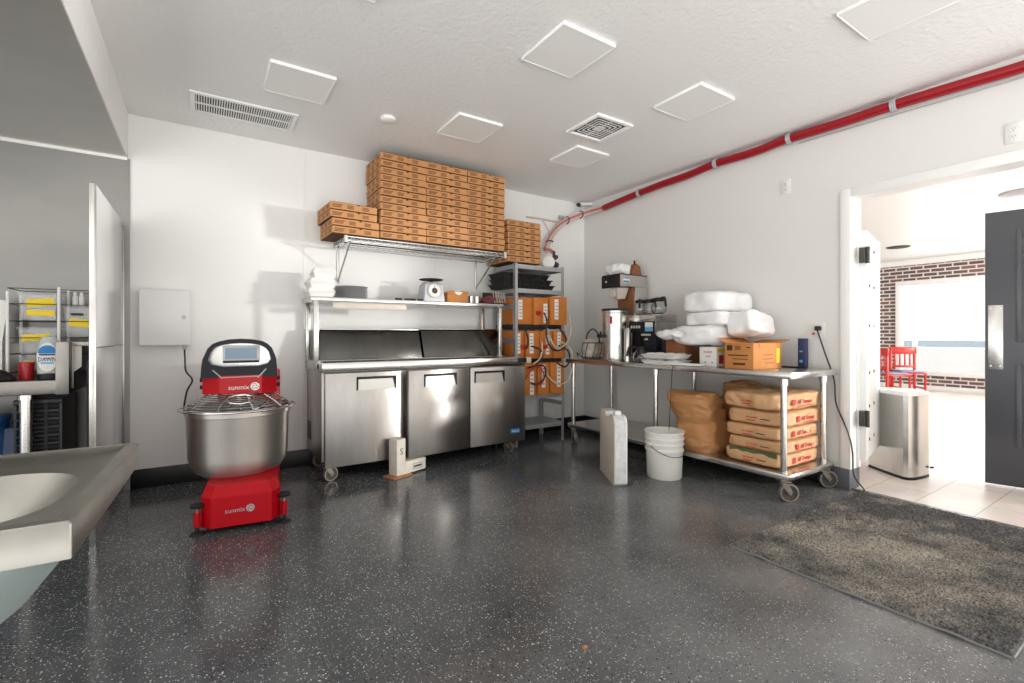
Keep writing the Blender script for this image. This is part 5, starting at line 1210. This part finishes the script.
# under the dish table
US = 0.3006
t = thing('black_crate', 'black lattice plastic crate under the dish table', 'crate', (-0.83, 4.16, US))
k = MB(); cw, cd, ch = 0.20, 0.36, 0.44
k.box(-cw/2, cw/2, -cd/2, cd/2, 0, 0.012)
for x in (-cw/2, -cw/6, cw/6, cw/2):
    k.box(x-0.006, x+0.006, -cd/2-0.006, -cd/2+0.006, 0.0, ch)
for i in range(9):
    z = 0.02+i*0.05; k.box(-cw/2, cw/2, -cd/2-0.006, -cd/2+0.004, z-0.005, z+0.005)
k.box(-cw/2-0.008, cw/2+0.008, -cd/2-0.010, -cd/2+0.01, ch-0.03, ch, 0.004)
for x in (-cw/2, cw/2): k.box(x-0.005, x+0.005, -cd/2, cd/2, 0, ch)
k.box(-cw/2, cw/2, cd/2-0.01, cd/2, 0, ch)
obj('crate_body', k, 'black', t)
k = MB()
for x in (-cw/6, cw/6): k.box(x-0.003, x+0.003, -cd/2-0.0075, -cd/2-0.0058, 0.03, ch-0.03)
for i in range(8): k.box(-cw/2+0.01, cw/2-0.01, -cd/2-0.0075, -cd/2-0.0058, 0.043+i*0.05, 0.048+i*0.05)
obj('lattice_edge', k, 'ventdark', t)
tag(obj('blue_bin', MB().loft([[(-0.10, -0.13, 0), (0.075, -0.13, 0), (0.075, 0.13, 0), (-0.10, 0.13, 0)], [(-0.12, -0.15, 0.33), (0.095, -0.15, 0.33), (0.095, 0.15, 0.33), (-0.12, 0.15, 0.33)]]).box(-0.125, 0.10, -0.155, 0.155, 0.32, 0.345, 0.006), 'blue', loc=(-1.09, 4.02, US)), 'bright blue plastic bin under the dish table at the picture edge', 'bin')
tag(obj('grey_bin', MB().loft([[(-0.05, -0.12, 0), (0.035, -0.12, 0), (0.035, 0.12, 0), (-0.05, 0.12, 0)], [(-0.055, -0.13, 0.25), (0.045, -0.13, 0.25), (0.045, 0.13, 0.25), (-0.055, 0.13, 0.25)]]).box(-0.058, 0.048, -0.133, 0.133, 0.245, 0.262, 0.004), 'bluegrey', loc=(-0.965, 4.21, US)), 'pale grey bin under the dish table behind its front leg', 'bin')
tag(obj('brown_board', MB().box(-0.012, 0.012, -0.20, 0.20, 0, 0.70, 0.003), 'wood', loc=(-0.60, 4.20, 0.0)), 'narrow brown board standing upright between dish table and steel divider', 'board')
tag(obj('dark_gap_block', MB().box(-0.012, 0.02, -0.16, 0.10, 0, 0.98, 0.006).box(0.03, 0.05, -0.16, 0.10, 0.0, 1.03, 0.006).box(-0.012, 0.05, -0.16, -0.14, 0.3, 0.34).box(-0.012, 0.05, -0.16, -0.14, 0.8, 0.84), 'blackm', loc=(-0.575, 3.98, 0.0)), 'added black slabs that make the dark gap beside the steel divider', 'dark filler')  # black boxes added to give the gap its dark shade

# ================================================================== DOOR MAT
import random as _r
t = thing('door_mat', 'worn dark grey carpet mat lying in front of the doorway', 'mat', (2.365, 0.43, 0))
mw, ml = 1.575, 1.055
g = bmesh.new(); nx, ny = 230, 154
rng = _r.Random(5)
vs = []
for j in range(ny+1):
    for i in range(nx+1):
        x = mw*i/nx; y = ml*j/ny
        z = 0.012 + rng.random()*0.011 + 0.004*mnoise.noise(Vector((x*9, y*9, 0)))
        if i in (0, nx) or j in (0, ny): z = 0.009
        ex = 0.006*mnoise.noise(Vector((0, y*5, 3)))
        vs.append(g.verts.new((x+ex+rng.uniform(-.002, .002), y+0.004*mnoise.noise(Vector((x*4, 0, 7)))+rng.uniform(-.002, .002), z)))
for j in range(ny):
    for i in range(nx):
        a = j*(nx+1)+i; g.faces.new((vs[a], vs[a+1], vs[a+nx+2], vs[a+nx+1]))
mm = MB(); mm.take(g)
def mat_material():
    m = bpy.data.materials.new('mat_pile'); m.use_nodes = True
    nt = m.node_tree; N = nt.nodes; L = nt.links; b = N['Principled BSDF']; b.inputs['Roughness'].default_value = 0.95; b.inputs['Specular IOR Level'].default_value = 0.15
    tc = N.new('ShaderNodeTexCoord')
    n1 = N.new('ShaderNodeTexNoise'); n1.inputs['Scale'].default_value = 120; n1.inputs['Detail'].default_value = 3
    n2 = N.new('ShaderNodeTexNoise'); n2.inputs['Scale'].default_value = 3.2; n2.inputs['Detail'].default_value = 7; n2.inputs['Roughness'].default_value = 0.65
    for n in (n1, n2): L.new(tc.outputs['Object'], n.inputs['Vector'])
    d = N.new('ShaderNodeVectorMath'); d.operation = 'DISTANCE'; d.inputs[1].default_value = (0.55, 0.55, 0.0); L.new(tc.outputs['Object'], d.inputs[0])
    mr = N.new('ShaderNodeMapRange'); mr.inputs['From Min'].default_value = 0.1; mr.inputs['From Max'].default_value = 0.8; mr.inputs['To Min'].default_value = 0.20; mr.inputs['To Max'].default_value = -0.06
    L.new(d.outputs['Value'], mr.inputs['Value'])
    ad = N.new('ShaderNodeMath'); ad.operation = 'ADD'; L.new(n2.outputs['Fac'], ad.inputs[0]); L.new(mr.outputs['Result'], ad.inputs[1])
    cr = N.new('ShaderNodeValToRGB'); cr.color_ramp.elements[0].position = 0.45; cr.color_ramp.elements[0].color = (*lin((88, 87, 87)), 1); cr.color_ramp.elements[1].position = 0.82; cr.color_ramp.elements[1].color = (*lin((176, 168, 154)), 1)
    L.new(ad.outputs[0], cr.inputs['Fac'])
    mp = N.new('ShaderNodeMapRange'); mp.inputs['From Min'].default_value = 0.3; mp.inputs['From Max'].default_value = 0.7; mp.inputs['To Min'].default_value = 0.25; mp.inputs['To Max'].default_value = 1.7
    L.new(n1.outputs['Fac'], mp.inputs['Value'])
    mx = N.new('ShaderNodeVectorMath'); mx.operation = 'SCALE'; L.new(cr.outputs['Color'], mx.inputs[0]); L.new(mp.outputs['Result'], mx.inputs['Scale'])
    L.new(mx.outputs[0], b.inputs['Base Color'])
    return m
MT['mat'] = mat_material()
p = obj('carpet_pile', mm, 'mat', t, ang=80); p['kind'] = 'stuff'
e = MB(); k = 0.012
# backing with a slightly wavy curled edge along the front-left side
ew = [(-0.004+0.010*mnoise.noise(Vector((0, i*0.25, 3))), ml*i/30, 0.004+max(0, 0.016*mnoise.noise(Vector((0, i*0.33, 9)))) ) for i in range(31)]
e.tube(ew, 0.0055, 6)
e.box(0, mw, 0.0, ml, 0.001, 0.008)
e.tube([(mw*i/20, -0.002, 0.006) for i in range(21)], 0.005, 6); e.tube([(mw*i/20, ml+0.002, 0.006) for i in range(21)], 0.005, 6)
obj('rubber_edge', e, 'edge_grey', t)
tag(obj('floor_scrap', MB().soft(0.022, 0.012, 0.006, 0.6, 0.003, 60, 2), 'wood', loc=(1.155, 1.29, 0.004)), 'tiny tan scrap lying on the dark floor', 'scrap')

# ================================================================== TRASH CAN
t = thing('trash_can', 'semi-round brushed steel trash can with white top edge just inside the next room', 'trash can', (0, 0, 0))
tp = [(4.787, 1.735), (4.690, 1.595), (4.625, 1.490), (4.595, 1.435), (4.600, 1.402), (4.640, 1.378), (4.720, 1.362), (4.800, 1.352), (4.855, 1.348), (4.98, 1.47), (4.96, 1.60), (4.88, 1.70)]
tc_ = Vector((4.79, 1.52))
def sc_(k): return [(tc_.x+(x-tc_.x)*k, tc_.y+(y-tc_.y)*k) for x, y in tp]
obj('can_body', MB().prism(sc_(0.99), 0.02, 0.655, 'z'), 'steel', t, ang=28)
obj('can_base', MB().prism(sc_(1.0), 0.0, 0.022, 'z'), 'blackm', t)
lid = MB(); lid.prism(sc_(1.015), 0.655, 0.672, 'z'); lid.prism(sc_(0.97), 0.672, 0.684, 'z'); obj('can_lid', lid, 'trimw', t)
obj('pedal', MB().box(4.85, 4.885, 1.325, 1.345, 0.07, 0.082, 0.003), 'blackm', t)
# ================================================================== DINING CHAIRS
def red_chair(loc, rz, label):
    t = thing('dining_chair', label, 'chair', loc, rz, 'red chairs in the dining room')
    w, d = 0.40, 0.40
    obj('seat', MB().box(-w/2, w/2, -d/2, d/2, 0.455, 0.485, 0.01), 'chairred', t)
    obj('seat_pad', MB().box(-w/2+.03, w/2-.03, -d/2+.02, d/2-.03, 0.485, 0.51, 0.01), 'bluegrey', t)
    for x in (-w/2+.02, w/2-.02):
        obj('leg', MB().cyl((x, -d/2+.02, 0), (x, -d/2+.02, 0.455), 0.017, 10), 'chairred', t)
        obj('leg', MB().box(x-.018, x+.018, d/2-.04, d/2-.004, 0, 0.905, 0.004), 'chairred', t)
    obj('top_rail', MB().box(-w/2-.005, w/2+.005, d/2-.04, d/2-.006, 0.79, 0.92, 0.006), 'chairred', t)
    obj('back_rail', MB().box(-w/2+.03, w/2-.03, d/2-.035, d/2-.01, 0.55, 0.59, 0.004), 'chairred', t)
    for i in range(4): obj('slat', MB().box(-0.115+i*0.075-.012, -0.115+i*0.075+.012, d/2-.03, d/2-.015, 0.585, 0.795, 0.003), 'chairred', t)
    for x in (-w/2+.02, w/2-.02): obj('stretcher', MB().box(x-.01, x+.01, -d/2+.03, d/2-.03, 0.20, 0.225, 0.003), 'chairred', t)
    return t
red_chair((9.62, 3.18, 0), math.radians(55), 'red wooden chair nearer the brick column in the dining room')
red_chair((10.45, 3.2, 0), math.radians(-50), 'red wooden chair facing the first red chair in the dining room')
t = thing('dining_table', 'pale dining table behind the red chairs', 'table', (10.2, 4.0, 0))
obj('table_top', MB().box(-0.35, 0.35, -0.35, 0.35, 0.72, 0.75, 0.008), 'bluegrey', t)
obj('pedestal', MB().cyl((0, 0, 0.02), (0, 0, 0.72), 0.04, 16).lathe([(0, 0), (0.25, 0), (0.24, 0.02), (0.05, 0.04), (0, 0.04)], 24), 'ventdark', t)
# ================================================================== LIGHT
W = bpy.data.worlds.new('sky'); bpy.context.scene.world = W; W.use_nodes = True
nt = W.node_tree; bg = nt.nodes['Background']
# overcast sky above, stronger glow added below the horizon to lift the ceiling
tc = nt.nodes.new('ShaderNodeTexCoord'); sp = nt.nodes.new('ShaderNodeSeparateXYZ'); nt.links.new(tc.outputs['Generated'], sp.inputs[0])
mr = nt.nodes.new('ShaderNodeMapRange'); mr.inputs['From Min'].default_value = -0.06; mr.inputs['From Max'].default_value = 0.06
mr.inputs['To Min'].default_value = 4.4; mr.inputs['To Max'].default_value = 1.7
nt.links.new(sp.outputs[2], mr.inputs['Value']); nt.links.new(mr.outputs['Result'], bg.inputs['Strength'])
bg.inputs['Color'].default_value = (1.0, 0.985, 0.96, 1)
def area(name, loc, target, sx, sy, power, color=(1, 1, 1)):
    l = bpy.data.lights.new(name, 'AREA'); l.shape = 'RECTANGLE'; l.size = sx; l.size_y = sy; l.energy = power; l.color = color
    o = bpy.data.objects.new(name, l); C.objects.link(o); o.location = loc
    o.rotation_euler = (Vector(target)-Vector(loc)).to_track_quat('-Z', 'Y').to_euler()
    return o
# daylight from the dining room side window through the doorway
area('side_window_daylight', (9.5, -5.7, 1.95), (2.4, 2.2, 1.7), 0.8, 0.55, 860, (1, 0.98, 0.95))

area('front_window_daylight', (12.3, 1.4, 1.4), (4, 1.4, 1.2), 4.5, 1.8, 80)
# ================================================================== CAMERA
cam = bpy.data.cameras.new('camera'); co = bpy.data.objects.new('camera', cam); C.objects.link(co)
co.location = (0, 0, 1.13); co.rotation_euler = (PI/2, 0, -math.radians(33.157))
cam.sensor_fit = 'HORIZONTAL'; cam.sensor_width = 36.0; cam.lens = 474.4/1024*36
cam.shift_y = (335.2-341.5)/1024
cam.clip_start = 0.05; cam.clip_end = 200
sc = bpy.context.scene; sc.camera = co
sc.view_settings.view_transform = 'Standard'; sc.view_settings.look = 'None'; sc.view_settings.gamma = 1; sc.view_settings.use_curve_mapping = False
sc.view_settings.exposure = -0.28
